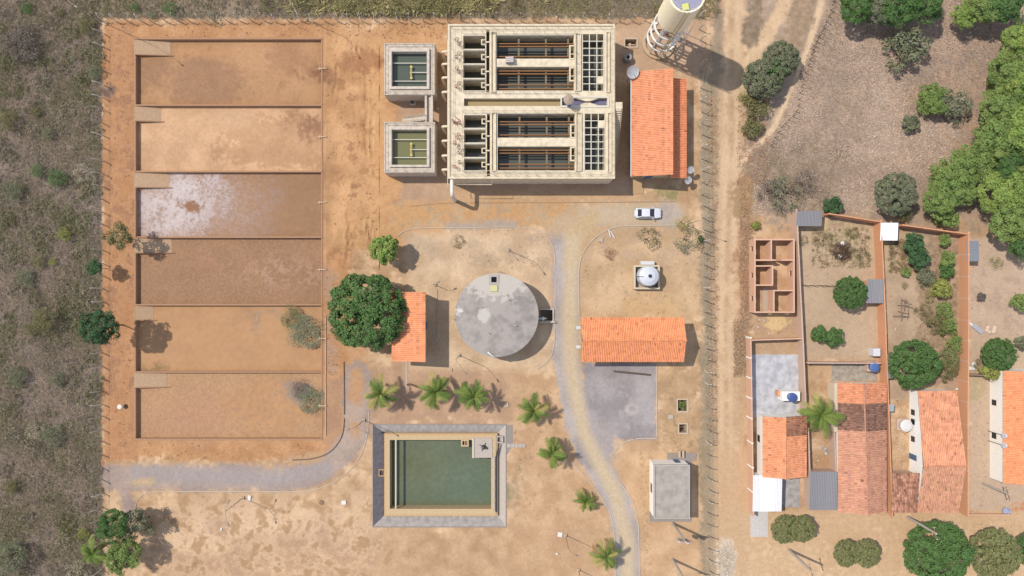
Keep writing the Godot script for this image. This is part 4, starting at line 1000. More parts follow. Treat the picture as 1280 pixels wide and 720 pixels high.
	for kk in 5: pth.cbox(g(636 + kk * 4.6, 557) + Vector3(0, 0.03, 0), Vector3(0.57, 0.1, 0.62), 0, 0.02)
	var path := inst("pond_path", pth.mesh(), pale, self); path.set_meta("kind", "structure")
	var bulge := MB.new()
	var q := [g(632, 531), g(641, 531), g(641, 556), g(633, 570)]
	for i in 4: q[i].y = 0.022
	bulge.quad(q[3], q[2], q[1], q[0]); var bo := inst("pond_pavement", bulge.mesh(), mat("edge_grey", C(168, 158, 152), 0.9), self); bo.set_meta("kind", "structure")
func build_works_houses():
	var white := mat("wall_white", Color(0.94, 0.935, 0.92), 0.85, "blotch", 0.4)
	var cream := mat("wall_cream", C(226, 206, 168), 0.85, "blotch", 0.4)
	gable("pump_house", "long orange gabled building beside the grey asphalt pad", "building", [727, 397, 855, 452], 4.0, 5.6, "x", 425.5, lin(244, 158, 108), cream, "", [["door", "s", 0.35, 1.2, 0, 2.2], ["door", "s", 0.5, 1.2, 0, 2.2], ["window", "s", 0.2, 1.4, 1, 2.2], ["window", "s", 0.75, 1.6, 1, 2.2], ["window", "n", 0.3, 1.6, 1, 2.2], ["window", "n", 0.7, 1.6, 1, 2.2], ["door", "w", 0.5, 1.1, 0, 2.2]], 0.45)
	for q in [[723, 409.5], [723, 433.5]]:
		var v := MB.new(); var p := g(q[0], q[1], 2.4); v.cbox(p, Vector3(0.7, 0.5, 0.5)); single("air_conditioner", v, mat("metal_white", C(220, 222, 226), 0.5), "small white cooling unit at the %s corner of the long orange building's west gable" % ("northern" if q[1] < 420 else "southern"), "air conditioner", "cooling units on the orange building")
	# mono-pitch building under the big tree
	var r := [g(489.5, 0, 4.0).x, g(0, 365, 4.8).z, g(532, 0, 5.0).x, g(0, 452.5, 4.8).z]
	var t := thing("storage_house", Vector3((r[0] + r[2]) / 2, 0, (r[1] + r[3]) / 2), "orange tiled house half hidden under the broad dark tree", "building")
	walls(t, inset(r, 0.4), 3.6, cream, [["door", "e", 0.5, 1.1, 0, 2.1], ["window", "s", 0.5, 1.5, 1, 2.1]])
	var w := inset(r, 0.4); var gm := MB.new()
	for z in [w[1], w[3]]: gm.tri(Vector3(w[0], 3.6, z), Vector3(w[2], 3.6, z), Vector3(w[2], 4.8, z))
	gm.quad(Vector3(w[2], 3.6, w[3]), Vector3(w[2], 3.6, w[1]), Vector3(w[2], 4.8, w[1]), Vector3(w[2], 4.8, w[3])); part("gable", gm, cream, t)
	tiles(t, Vector3(r[0], 3.8, r[1]), Vector3(r[0], 3.8, r[3]), Vector3(r[2], 5.0, r[3]), Vector3(r[2], 5.0, r[1]), lin(238, 158, 112), 0.07, 0.0, 0.3, 0.5)
	# the office with its two roof levels
	r = [g(789.5, 0, 4.2).x, g(0, 87.5, 5.2).z, g(841.5, 0, 6.0).x, g(0, 219, 5.4).z]
	var x2 := g(858.5, 0, 3.2).x
	t = thing("office_house", Vector3((r[0] + x2) / 2, 0, (r[1] + r[3]) / 2), "orange roofed office on two levels between the filters and the fence", "building")
	w = inset(r, 0.45); walls(t, [w[0], w[1], r[2] - 0.1, w[3]], 4.0, cream, [["door", "s", 0.5, 1.2, 0, 2.2], ["window", "s", 0.2, 1.3, 1, 2.2], ["window", "w", 0.4, 1.6, 1, 2.2]])
	gm = MB.new(); gm.quad(Vector3(r[2] - 0.1, 2.5, w[3]), Vector3(r[2] - 0.1, 2.5, w[1]), Vector3(r[2] - 0.1, 5.85, w[1]), Vector3(r[2] - 0.1, 5.85, w[3]))
	for z in [w[1], w[3]]: gm.tri(Vector3(w[0], 4.0, z), Vector3(r[2] - 0.1, 4.0, z), Vector3(r[2] - 0.1, 5.85, z))
	part("gable", gm, cream, t)
	tiles(t, Vector3(r[0], 4.2, r[1]), Vector3(r[0], 4.2, r[3]), Vector3(r[2], 6.0, r[3]), Vector3(r[2], 6.0, r[1]), lin(238, 158, 116), 0.07)
	tiles(t, Vector3(x2, 3.0, r[1] + 0.7), Vector3(x2, 3.0, r[3] + 0.1), Vector3(r[2], 3.6, r[3] + 0.1), Vector3(r[2], 3.6, r[1] + 0.7), lin(236, 148, 104), 0.07)
	var lw := MB.new(); lw.span(r[2], r[1] + 1.1, x2 - 0.4, r[3] - 2.6, 0, 2.9); part("annex_wall", lw, cream, t)
	for z in [0.0, 1.0]:
		var cpost := MB.new(); var zz: float = r[3] - 0.4; cpost.cbox(Vector3(lerpf(r[2], x2 - 0.4, z), 1.5, zz), Vector3(0.25, 3.0, 0.25)); part("porch_post", cpost, cream, t)
	var gut := MB.new(); gut.tube([Vector3(r[0] - 0.08, 4.2, r[1] + 0.4), Vector3(r[0] - 0.08, 4.15, r[3])], 0.09, 0.09, 6); part("gutter", gut, mat("metal_white", C(220, 222, 226), 0.5), t)
	var porch := MB.new(); porch.span(w[0] + 0.2, w[3], w[0] + 2.2, w[3] + 2.6, 0.0, 0.12); struct("porch_step", porch, mat("porch_sand", C(206, 170, 128), 0.9, "blotch", 0.4))
	dish(g(790.3, 90, 5.0), 1.0, "large white satellite dish above the north end of the office roof", mat("steel_dull", C(120, 110, 104), 0.5))
	dish(g(863, 212, 2.5), 0.6, "white satellite dish beside the shaded annex wall of the office", mat("steel_dull", C(120, 110, 104), 0.5))
	dish(g(859.7, 225, 2.3), 0.62, "white satellite dish at the open porch of the office", mat("steel_dull", C(120, 110, 104), 0.5))
	var sr := thing("air_vent", g(783.5, 74.5), "round grey vent drum with a dark hole north of the office roof", "vent")
	var m := MB.new(); m.lathe(sr.position, [[0.66, 0], [0.66, 1.2], [0.6, 1.3], [0.26, 1.32], [0.24, 0.05], [0, 0.05]], 24); part("drum", m, mat("vent_grey", C(172, 168, 170), 0.7, "blotch", 0.6), sr)
	for q in [["A", "open concrete pit with weeds growing inside, south of the long orange building", PIT_A, 1.8], ["B", "small open concrete pit with pale rim near the guard house", PIT_B, 1.8], ["C", "shallow concrete meter pit by the foot of the water tower", PIT_C, 1.2]]:
		var pr4 := R(q[2][0], q[2][1], q[2][2], q[2][3]); var pt := thing("concrete_pit", Vector3((pr4[0] + pr4[2]) / 2, -q[3], (pr4[1] + pr4[3]) / 2), q[1], "pit")
		var pm := MB.new(); pm.slab([pr4[0] - 0.2, pr4[1] - 0.2, pr4[2] + 0.2, pr4[3] + 0.2], [inset(pr4, 0.04)], -q[3], 0.12); part("pit_wall", pm, mat("pit_concrete", C(206, 184, 158), 0.9, "blotch", 0.6), pt)
		part("pit_floor", pane(pr4, -q[3]), mat("pit_soil", C(168, 140, 116), 0.95), pt)
		if q[0] != "A":
			var v := MB.new(); v.tube([Vector3(pr4[0] + 0.2, -q[3] + 0.3, (pr4[1] + pr4[3]) / 2), Vector3(pr4[2] - 0.2, -q[3] + 0.3, (pr4[1] + pr4[3]) / 2)], 0.12, 0.12, 8); v.lathe(Vector3((pr4[0] + pr4[2]) / 2, -q[3] + 0.3, (pr4[1] + pr4[3]) / 2), [[0.2, 0], [0.25, 0.2], [0, 0.3]], 10); part("valve", v, mat("pipe_dusty", C(214, 186, 156), 0.7), pt)
	# guard house with parapet
	var gh := 3.8; var gr := R(818, 582, 862, 648, gh)
	t = thing("guard_house", Vector3((gr[0] + gr[2]) / 2, 0, (gr[1] + gr[3]) / 2), "flat roofed white guard house with a plain grey roof slab", "building")
	walls(t, gr, gh - 0.5, white, [["door", "n", 0.75, 0.9, 0, 2.1], ["window", "w", 0.5, 1.4, 1, 2.1], ["window", "s", 0.5, 1.4, 1, 2.1]])
	m = MB.new(); m.slab([gr[0] - 0.05, gr[1] - 0.05, gr[2] + 0.05, gr[3] + 0.05], [], gh - 0.5, gh - 0.24, true); part("roof_slab", m, mat("slab_grey", C(190, 182, 174), 0.9, "grime", 0.12), t)
	m = MB.new(); m.slab([gr[0] - 0.06, gr[1] - 0.06, gr[2] + 0.06, gr[3] + 0.06], [inset(gr, 0.1)], gh - 0.24, gh - 0.05); part("parapet", m, mat("parapet_grey", C(206, 198, 190), 0.9, "blotch", 0.5), t)
	var pav := MB.new(); pav.slab(R(812, 576, 864, 652), [], -0.05, 0.1); struct("guard_house_pavement", pav, mat("edge_grey", C(168, 158, 152), 0.9, "blotch", 0.5))
	pav = MB.new(); pav.slab(R(834, 566, 870, 575.5), [], -0.05, 0.12); struct("guard_house_step", pav, mat("edge_grey", C(168, 158, 152), 0.9, "blotch", 0.5))
	var tr := g(850.5, 566.5); m = MB.new(); m.slab([tr.x - 0.45, tr.z - 0.55, tr.x + 0.45, tr.z + 0.55], [[tr.x - 0.14, tr.z - 0.5, tr.x + 0.14, tr.z + 0.5]], 0.1, 0.7); single("meter_box", m, mat("pit_concrete", C(206, 184, 158), 0.9, "blotch", 0.6), "slotted concrete meter box behind the white guard house", "box")
	# boxed chlorine tank
	var br := R(792, 331.5, 824.5, 361.5, 1.0)
	t = thing("tank_enclosure", Vector3((br[0] + br[2]) / 2, 0, (br[1] + br[3]) / 2), "square cream walled enclosure around the white tank in the sandy yard", "enclosure")
	m = MB.new(); m.slab(br, [inset(br, 0.28)], -0.05, 1.2); part("wall", m, mat("encl_cream", C(232, 216, 184), 0.9, "blotch", 0.5), t)
	part("floor", pane(inset(br, 0.2), 0.1), mat("slab_grey2", C(190, 172, 156), 0.9), t)
	m = MB.new(); m.slab(R(801, 326.5, 818, 331, 0.9), [], 0, 0.9); part("valve_cabinet", m, mat("metal_white", C(220, 222, 226), 0.5), t)
	var tc := g(811.5, 345, 3.0); tc.y = 0.1
	var tank := thing("plastic_tank", tc, "large white plastic tank with a dark centre lid in a square enclosure", "water tank")
	m = MB.new(); m.lathe(tc, [[1.5, 0], [1.62, 0.1], [1.64, 1.2], [1.62, 1.25], [1.64, 1.3], [1.63, 2.6], [1.5, 2.9], [0.9, 3.25], [0.32, 3.35], [0.32, 3.5], [0.0, 3.52]], 40); part("tank_body", m, mat("poly_white", C(214, 222, 236), 0.4), tank)
	m = MB.new(); m.lathe(tc, [[0.27, 3.51], [0.27, 3.58], [0.0, 3.6]], 20); part("lid", m, mat("lid_black", C(52, 52, 60), 0.4), tank)
	m = MB.new(); m.tube([tc + Vector3(-1.5, 0.2, 0.1), tc + Vector3(-1.72, 0.3, 0.1), tc + Vector3(-1.72, 2.9, 0.1), tc + Vector3(-1.0, 3.28, 0.1)], 0.06, 0.06, 6); part("fill_pipe", m, mat("pump_dark", C(66, 66, 72), 0.4), tank)
func build_car():
	var c := g(809, 267); var t := thing("parked_car", c, "silver saloon car parked on the sandy road below the office", "car")
	var paint := mat("car_paint", C(236, 240, 250), 0.25, "", 1, 0.1); var glass := mat("car_glass", C(46, 52, 70), 0.06)
	# sections along x: [x, half width, sill y, shoulder y, top half width]
	var secs := [[-2.12, 0.62, 0.42, 0.72, 0.55], [-2.02, 0.78, 0.3, 0.88, 0.66], [-1.55, 0.84, 0.24, 0.95, 0.74], [-0.9, 0.86, 0.22, 0.94, 0.78], [0.6, 0.86, 0.22, 0.92, 0.78], [1.2, 0.85, 0.22, 0.88, 0.76], [1.75, 0.8, 0.25, 0.78, 0.7], [2.02, 0.66, 0.3, 0.68, 0.58], [2.12, 0.5, 0.38, 0.58, 0.44]]
	var loop := func(s): return [Vector3(s[0], s[2], s[1] * 0.96), Vector3(s[0], (s[2] + s[3]) * 0.5, s[1]), Vector3(s[0], s[3] - 0.06, s[1] * 0.97), Vector3(s[0], s[3], s[4]), Vector3(s[0], s[3] + 0.025, 0), Vector3(s[0], s[3], -s[4]), Vector3(s[0], s[3] - 0.06, -s[1] * 0.97), Vector3(s[0], (s[2] + s[3]) * 0.5, -s[1]), Vector3(s[0], s[2], -s[1] * 0.96)]
	var loft := func(ss, lp) -> MB:
		var m := MB.new()
		for i in ss.size() - 1:
			var A: Array = lp.call(ss[i]); var B: Array = lp.call(ss[i + 1])
			for k in A.size() - 1: m.quad(c + A[k], c + B[k], c + B[k + 1], c + A[k + 1])
		for e in [0, ss.size() - 1]:
			var A: Array = lp.call(ss[e])
			for k in range(1, A.size() - 1): m.tri(c + A[0], c + A[k], c + A[k + 1])
		return m
	part("body", loft.call(secs, loop), paint, t)
	# greenhouse: glass with a painted roof and pillars
	var cab := [[-1.72, 0.66, 0.93], [-1.15, 0.6, 1.38], [-0.6, 0.6, 1.44], [0.15, 0.59, 1.42], [1.0, 0.68, 0.9]]
	var ws := MB.new(); var P := func(i, s): return c + Vector3(cab[i][0], cab[i][2], cab[i][1] * s)
	ws.quad(P.call(4, 1), P.call(4, -1), P.call(3, -1), P.call(3, 1)); part("windscreen", ws, glass, t)
	ws = MB.new(); ws.quad(P.call(0, -1), P.call(0, 1), P.call(1, 1), P.call(1, -1)); part("rear_window", ws, glass, t)
	for s in [-1, 1]:
		var sw := MB.new()
		var lo := [c + Vector3(-1.72, 0.92, 0.74 * s), c + Vector3(1.0, 0.9, 0.76 * s)]
		var tops := [P.call(0, s), P.call(1, s), P.call(2, s), P.call(3, s), P.call(4, s)]
		var xs := [-1.72, -1.15, -0.6, 0.15, 1.0]
		for k in 4:
			var l0: Vector3 = lo[0].lerp(lo[1], (xs[k] + 1.72) / 2.72); var l1: Vector3 = lo[0].lerp(lo[1], (xs[k + 1] + 1.72) / 2.72)
			if s > 0: sw.quad(l0, l1, tops[k + 1], tops[k])
			else: sw.quad(l1, l0, tops[k], tops[k + 1])
		part("side_window", sw, glass, t)
		var pl := MB.new(); pl.tube([c + Vector3(-0.35, 0.93, 0.76 * s), c + Vector3(-0.3, 1.43, 0.6 * s)], 0.05, 0.04, 5); part("door_pillar", pl, paint, t)
		pl = MB.new(); pl.tube([P.call(3, s), P.call(4, s) + Vector3(0.04, 0, 0.04 * s)], 0.045, 0.05, 5); part("front_pillar", pl, paint, t)
		pl = MB.new(); pl.tube([P.call(1, s), P.call(0, s)], 0.07, 0.09, 5); part("rear_pillar", pl, paint, t)
		var mi := MB.new(); mi.cbox(c + Vector3(0.75, 0.98, 0.98 * s), Vector3(0.14, 0.13, 0.2)); part("mirror", mi, paint, t)
		var hl := MB.new(); hl.cbox(c + Vector3(1.93, 0.66, 0.55 * s), Vector3(0.26, 0.14, 0.3)); part("headlight", hl, mat("lamp_glass", C(226, 230, 236), 0.15), t)
		var tl := MB.new(); tl.cbox(c + Vector3(-2.02, 0.8, 0.56 * s), Vector3(0.16, 0.16, 0.26)); part("tail_light", tl, mat("lamp_red", C(150, 30, 30), 0.3), t)
		for x in [-1.3, 1.3]:
			var wh := MB.new(); var wc := c + Vector3(x, 0.31, 0.72 * s)
			wh.tube([wc + Vector3(0, 0, -0.1), wc + Vector3(0, 0, 0.1)], 0.31, 0.31, 18); var wo := part("wheel", wh, mat("rubber", C(40, 40, 42), 0.9), t)
			var rm := MB.new(); rm.tube([wc + Vector3(0, 0, 0.08 * s), wc + Vector3(0, 0, 0.115 * s)], 0.19, 0.17, 12); part("rim", rm, mat("rim_metal", C(180, 180, 184), 0.3, "", 1, 0.8), wo)
	var rf := MB.new()
	for k in range(1, 3): rf.quad(P.call(k, 1) + Vector3(0, 0.012, 0.03), P.call(k + 1, 1) + Vector3(0, 0.012, 0.03), P.call(k + 1, -1) + Vector3(0, 0.012, -0.03), P.call(k, -1) + Vector3(0, 0.012, -0.03))
	part("roof", rf, paint, t)
	for x in [-2.1, 2.08]:
		var bmp := MB.new(); bmp.cbox(c + Vector3(x, 0.42, 0), Vector3(0.14, 0.2, 1.2), 0, 0.05); part("bumper", bmp, paint, t)
# ---------- fences, lamps and poles ----------
func fence(called: String, label: String, a: Vector2, b: Vector2, out: Vector3, step := 15.3):
	var A := g(a.x, a.y); var B := g(b.x, b.y); var n := int(a.distance_to(b) / step)
	var t := thing(called, A, label, "fence")
	var mb := MB.new(); mb.tube([Vector3.ZERO, Vector3(0, 2.05, 0), out * 0.3 + Vector3(0, 2.4, 0), out * 0.42 + Vector3(0, 2.5, 0)], 0.09, 0.07, 4)
	var pm := mb.mesh(); var cm := [mat("post_a", C(240, 234, 226), 0.9), mat("post_b", C(216, 206, 194), 0.9), mat("post_c", C(190, 178, 164), 0.9)]
	for k in n + 1:
		var p := A.lerp(B, float(k) / n) + Vector3(rng.randf_range(-0.12, 0.12), -0.05, rng.randf_range(-0.12, 0.12))
		var bs := Basis(Vector3(1, 0, 0), rng.randf_range(-0.05, 0.05)) * Basis(Vector3(0, 0, 1), rng.randf_range(-0.05, 0.05)) * Basis(Vector3.UP, rng.randf_range(-0.2, 0.2))
		inst("post", pm, cm[rng.randi() % 3], t, Transform3D(bs.scaled(Vector3(1, rng.randf_range(0.92, 1.05), 1)), p - A))
	for y in [0.35, 0.75, 1.15, 1.55, 1.95]:
		var w := MB.new(); w.tube([A + Vector3(0, y, 0), B + Vector3(0, y, 0)], 0.008, 0.008, 3, false); part("wire", w, mat("wire", C(150, 146, 140), 0.5), t)
	for y in [2.25, 2.45]:
		var w := MB.new(); w.tube([A + out * 0.3 + Vector3(0, y, 0), B + out * 0.3 + Vector3(0, y, 0)], 0.008, 0.008, 3, false); part("wire", w, mat("wire", C(150, 146, 140), 0.5), t)
func build_fences():
	fence("boundary_fence", "concrete post fence along the north edge of the works", Vector2(131, 27.5), Vector2(805, 26), Vector3(0, 0, -1))
	fence("boundary_fence", "concrete post fence between the drying beds and the scrub", Vector2(129, 42), Vector2(127, 712), Vector3(-1, 0, 0), 15.6)
	fence("boundary_fence", "concrete post fence along the dirt track east of the works", Vector2(874, 22), Vector2(885.5, 728), Vector3(1, 0, 0), 14.6)
	# thin stakes round the dry field
	var t := thing("field_fence", g(1031, 5), "row of thin wooden stakes around the dry field", "fence")
	var p := smooth(v2([1042, 2, 1032, 28, 1020, 52, 1012, 75, 1001, 108, 994, 140, 976, 160, 962, 182]), 4)
	for q in p:
		var m := MB.new(); var b := g(q.x, q.y); m.tube([b - Vector3(0, 0.1, 0), b + Vector3(rng.randf_range(-0.1, 0.1), 1.5, rng.randf_range(-0.1, 0.1))], 0.06, 0.045, 5); part("stake", m, mat("stake", C(112, 92, 78), 0.95), t)
func lamp(px: float, py: float, h: float, arms: Array, label: String):
	var b := g(px, py); var t := thing("lamp_post", b, label, "lamp post"); var m := MB.new()
	m.tube([b, b + Vector3(0, h, 0)], 0.065, 0.04, 8); part("pole", m, mat("lamp_steel", C(150, 146, 142), 0.45, "", 1, 0.4), t)
	for a in arms:
		m = MB.new(); var e: Vector3 = b + Vector3(a[0], h + 0.5, a[1])
		m.tube([b + Vector3(0, h - 0.1, 0), b + Vector3(a[0] * 0.2, h + 0.3, a[1] * 0.2), b + Vector3(a[0] * 0.6, h + 0.55, a[1] * 0.6), e], 0.035, 0.028, 6); var ao := part("arm", m, mat("lamp_steel", C(150, 146, 142), 0.45), t)
		m = MB.new(); var d := Vector3(a[0], 0, a[1]).normalized(); m.cbox(e + d * 0.25, Vector3(0.5, 0.12, 0.22), -atan2(d.z, d.x), 0.05); part("lamp_head", m, mat("lamp_head", C(140, 136, 130), 0.5), ao)
	m = MB.new(); m.cbox(b + Vector3(0, 0.15, 0), Vector3(0.45, 0.3, 0.45)); part("base_block", m, mat("pit_concrete", C(206, 184, 158), 0.9), t)
func build_lamps():
	lamp(133, 30, 12.5, [[3.2, 2.4]], "tall lamp post at the corner of the north and west fences")
	lamp(383, 25, 10.5, [[1.6, 2.8]], "tall lamp post by the north fence above the sand drift")
	lamp(304, 622, 6.8, [[0.6, 1.7], [0.6, -1.4]], "double armed lamp post beside the bed road kerb")
	lamp(636, 313, 6.6, [[1.2, 1.6]], "lamp post in the sandy yard north of the round reservoir")
	lamp(574, 444, 7.0, [[1.4, 1.8]], "lamp post between the palms and the round reservoir")
	lamp(707, 669, 6.0, [[1.0, 0.6]], "lamp post with a white block in the sand by the access road")
	lamp(858, 281, 7.2, [[1.2, 0.4]], "lamp post by the dry bushes at the east fence")
	lamp(455, 525, 5.6, [[1.6, 0.7], [-0.8, 0.2]], "lamp post at the corner of the green pond's apron")
	lamp(544, 356, 3.2, [[0.7, -0.3]], "short lamp post beside the orange tiled house")
	lamp(723, 712, 6.0, [[1.5, 0.8]], "lamp post near the southern end of the access road")
func pole(px: float, py: float, h: float, label: String, arm_dir: Vector3, extra := false):
	var b := g(px, py); var t := thing("power_pole", b, label, "power pole", "concrete power poles"); var m := MB.new()
	m.tube([b - Vector3(0, 0.1, 0), b + Vector3(0, h, 0)], 0.24, 0.16, 8); part("shaft", m, mat("pole_concrete", C(206, 196, 184), 0.85, "blotch", 0.5), t)
	for q in ([0.25, 0.9] if extra else [0.3]):
		m = MB.new(); m.cbox(b + Vector3(0, h - q, 0), Vector3(2.2, 0.14, 0.12), -atan2(arm_dir.z, arm_dir.x)); var co := part("crossarm", m, mat("crossarm", C(150, 120, 98), 0.9), t)
		for k in [-0.9, 0.0, 0.9]:
			var i := MB.new(); i.lathe(b + arm_dir * k + Vector3(0, h - q + 0.07, 0), [[0.04, 0], [0.09, 0.06], [0.05, 0.12], [0.08, 0.18], [0.0, 0.24]], 8); part("insulator", i, mat("porcelain", C(196, 190, 196), 0.3), co)
	if extra:
		for k in [-0.6, 0.6]:
			m = MB.new(); m.lathe(b + arm_dir * k + Vector3(0, h - 1.9, 0) + arm_dir.cross(Vector3.UP) * 0.35, [[0, 0], [0.3, 0.02], [0.32, 0.8], [0.25, 0.9], [0, 0.92]], 12); part("transformer", m, mat("transformer", C(206, 200, 204), 0.5), t)
func build_poles():
	pole(841, 654, 8.2, "concrete pole carrying pale transformers near the guard house", Vector3(1, 0, 0.12), true)
	pole(840.5, 699, 8.6, "concrete pole without transformers on the sand by the east fence", Vector3(1, 0, 0.12))
	pole(986, 687, 8.6, "concrete pole rising beside the heart-shaped street tree", Vector3(0.3, 0, 1).normalized(), false)
	pole(1134, 646, 7.6, "concrete pole at the street corner of the salmon roofed house", Vector3(0.25, 0, 1).normalized())
	pole(1228, 604, 6.0, "slim concrete pole in the bare yard behind the street wall", Vector3(0.3, 0, 1).normalized())
# ---------- the village lots ----------
func bwall(label: String, pts: Array, h: float, m: Material, th := 0.18, cap: Material = null):
	var c := v2(pts); var t := thing("boundary_wall", g(c[0].x, c[0].y), label, "wall")
	for i in c.size() - 1:
		var a := g(c[i].x, c[i].y); var b := g(c[i + 1].x, c[i + 1].y); var d := b - a
		var n := maxi(1, int(d.length() / 3.2))
		for k in n:
			var p := a.lerp(b, float(k) / n); var q := a.lerp(b, (k + 1.0) / n); var hh := h * rng.randf_range(0.985, 1.01)
			var mb := MB.new(); mb.cbox((p + q) / 2 + Vector3(0, hh / 2 - 0.05, 0), Vector3((q - p).length() - 0.02, hh + 0.1, th), -atan2(d.z, d.x), 0.02); part("wall_panel", mb, m, t)
			mb = MB.new(); mb.box(p + Vector3(0, h / 2 - 0.06, 0), Vector3(th + 0.06, h + 0.08, th + 0.06), -atan2(d.z, d.x)); part("pier", mb, cap if cap else m, t)
func shed(called: String, label: String, px: Array, h: float, m: Material, n: int, wallm: Material, drop := 0.25, along := "x"):
	var r := R(px[0], px[1], px[2], px[3], h)
	var t := thing(called, Vector3((r[0] + r[2]) / 2, 0, (r[1] + r[3]) / 2), label, "shed")
	var w := inset(r, 0.2); walls(t, w, h - drop - 0.12, wallm, [["door", "s", 0.5, 0.8, 0, minf(1.9, h - 0.5)]])
	if along == "x": sheets(t, Vector3(r[0], h - drop, r[3]), Vector3(r[2], h - drop, r[3]), Vector3(r[2], h, r[1]), Vector3(r[0], h, r[1]), m, n)
	else: sheets(t, Vector3(r[0], h - drop, r[1]), Vector3(r[0], h - drop, r[3]), Vector3(r[2], h, r[3]), Vector3(r[2], h, r[1]), m, n)
	return t
func water_tank(px: float, py: float, r: float, base: float, h: float, col: Color, label: String, stand := true):
	var c := g(px, py, base + h); c.y = base
	var t := thing("water_tank", Vector3(c.x, 0, c.z), label, "water tank"); var m := MB.new()
	m.lathe(c, [[r * 0.85, 0], [r * 0.98, h * 0.75], [r * 1.03, h * 0.78], [r * 1.03, h * 0.84], [r * 0.6, h * 0.96], [r * 0.58, h], [0, h * 1.02]], 28); part("tank_body", m, mat("tank_" + label.left(9), col, 0.4), t)
	if stand:
		m = MB.new(); m.slab([c.x - r, c.z - r, c.x + r, c.z + r], [], 0, base); part("stand", m, mat("plaster_pink", C(230, 196, 176), 0.9, "blotch", 0.5), t)
func build_village():
	var brick := mat("brick", C(246, 176, 132), 0.92, "blotch", 0.7); var brickp := mat("brick_pale", C(246, 196, 166), 0.92, "blotch", 0.7)
	var plaster := mat("plaster_pink", C(230, 196, 176), 0.9, "blotch", 0.5); var white: StandardMaterial3D = mats["wall_white"]
	var zinc := mat("zinc_grey", C(158, 158, 166), 0.6, "blotch", 0.35, 0, true); var zincp := mat("zinc_pale", Color(0.9, 0.9, 0.93), 0.6, "blotch", 0.35, 0, true)
	# unfinished brick house without a roof
	var h := 2.6; var o := R(943, 298.5, 993.5, 391, h)
	var t := thing("unfinished_house", Vector3((o[0] + o[2]) / 2, 0, (o[1] + o[3]) / 2), "roofless unfinished brick house showing its rooms", "building")
	var holes := []
	for p in [[944.6, 300.2, 963.4, 324.2], [965, 300.2, 991.8, 324.2], [944.6, 326, 967, 331.6], [966.6, 325.8, 991.8, 362.4], [944.6, 333.2, 964.8, 355.6], [944.6, 357.2, 966.6, 389.4], [966.4, 355, 970, 362.4], [968.2, 364, 991.8, 389.4], [970, 323, 977, 327]]: holes.append(R(p[0], p[1], p[2], p[3], h))
	var cut := holes.duplicate()        # the courses with window and door openings
	for y in [311, 344, 373]: cut.append([o[0] - 0.1, g(0, y, 1.4).z - 0.4, o[0] + 0.4, g(0, y, 1.4).z + 0.4])
	for x in [959, 981]: cut.append([g(x, 0, 1.2).x - 0.55, o[3] - 0.5, g(x, 0, 1.2).x + 0.55, o[3] + 0.1])
	cut.append([o[2] - 0.5, g(0, 342, 1.4).z - 0.45, o[2] + 0.1, g(0, 342, 1.4).z + 0.45])
	var mb := MB.new(); mb.slab(o, holes, -0.05, 0.8); mb.slab(o, cut, 0.8, 1.9); mb.slab(o, holes, 1.9, h, true); part("brick_walls", mb, brickp, t)
	mb = MB.new(); var fr := R(953, 360, 961, 389); mb.slab(fr, [], 0, 0.08); part("floor_slab", mb, mat("slab_grey2", C(190, 172, 156), 0.9), t)
	# boundary walls
	bwall("long pinkish plastered wall beside the roofless brick house", [989, 264, 993, 350, 997, 430, 1001, 520], 2.2, plaster, 0.2)
	bwall("brick back wall north of the yard with the brown heap", [1029, 269, 1093, 279], 2.3, brick)
	bwall("orange brick wall dividing the heap yard from the kitchen garden", [1092, 277, 1096, 360, 1100, 470, 1106, 640], 2.3, brick)
	bwall("brick back wall north of the kitchen garden", [1119, 283, 1199, 294], 2.3, brick)
	bwall("tall orange brick wall east of the kitchen garden", [1199, 292, 1199, 400, 1198, 500, 1198, 640], 2.4, mat("brick_b", C(248, 180, 136), 0.92, "blotch", 0.6), 0.18, brickp)
	bwall("plastered cross wall behind the dark patched roof", [1004, 452, 1093, 452.5], 2.0, plaster)
	bwall("pale topped wall on the track side of the concrete yard", [932.5, 421, 934, 520, 936, 640], 2.3, mat("brick_pale", C(246, 196, 166), 0.92), 0.18, white)
	bwall("short brick wall north of the concrete yard", [935, 424, 997, 422], 2.1, brickp)
	bwall("low garden wall below the yellow bush", [1206, 467, 1228, 468], 1.5, mat("wall_dull", C(176, 146, 122), 0.9, "blotch", 0.5))
	bwall("low crumbling brick wall along the street", [1203, 642, 1262, 642], 0.7, brickp)
	bwall("pinkish wall of the small yard with a palm", [1004, 533, 1006, 590], 2.0, plaster)
	bwall("inner wall of the small yard against the dark patched roof", [1036, 535, 1038, 588], 2.0, plaster)
	# concrete yard and street ramp
	mb = MB.new(); mb.slab(R(938, 443, 998, 522), [], -0.05, 0.05); struct("yard_pavement", mb, mat("yard_blue", C(216, 218, 228), 0.85, "stain", 0.1))
	mb = MB.new(); mb.slab(R(976, 598, 1000, 634), [], -0.05, 0.06); struct("side_yard_pavement", mb, mat("yard_blue2", C(190, 186, 184), 0.85, "stain", 0.15))
	mb = MB.new(); mb.slab(R(938, 636, 960, 671), [], -0.05, 0.035); struct("street_ramp", mb, mat("ramp_white", C(220, 216, 214), 0.85, "blotch", 0.25))
	mb = MB.new(); mb.slab(R(1040, 455, 1096, 476), [], -0.05, 0.04); struct("back_yard_pavement", mb, mat("yard_grey", C(192, 180, 166), 0.88, "stain", 0.15))
	# house on the concrete yard
	var og := lin(240, 162, 118)
	t = gable("village_house", "orange tiled house with one brown patch beside the concrete yard", "house", [953, 520.5, 1008, 596.5], 2.8, 3.9, "z", 982, og, white, "village houses", [["window", "w", 0.4, 1.1, 1, 2], ["door", "s", 0.3, 0.9, 0, 2]], 0.08, 0.05)
	var a := g(983, 521, 3.95); var b := g(1007.5, 544, 2.98)
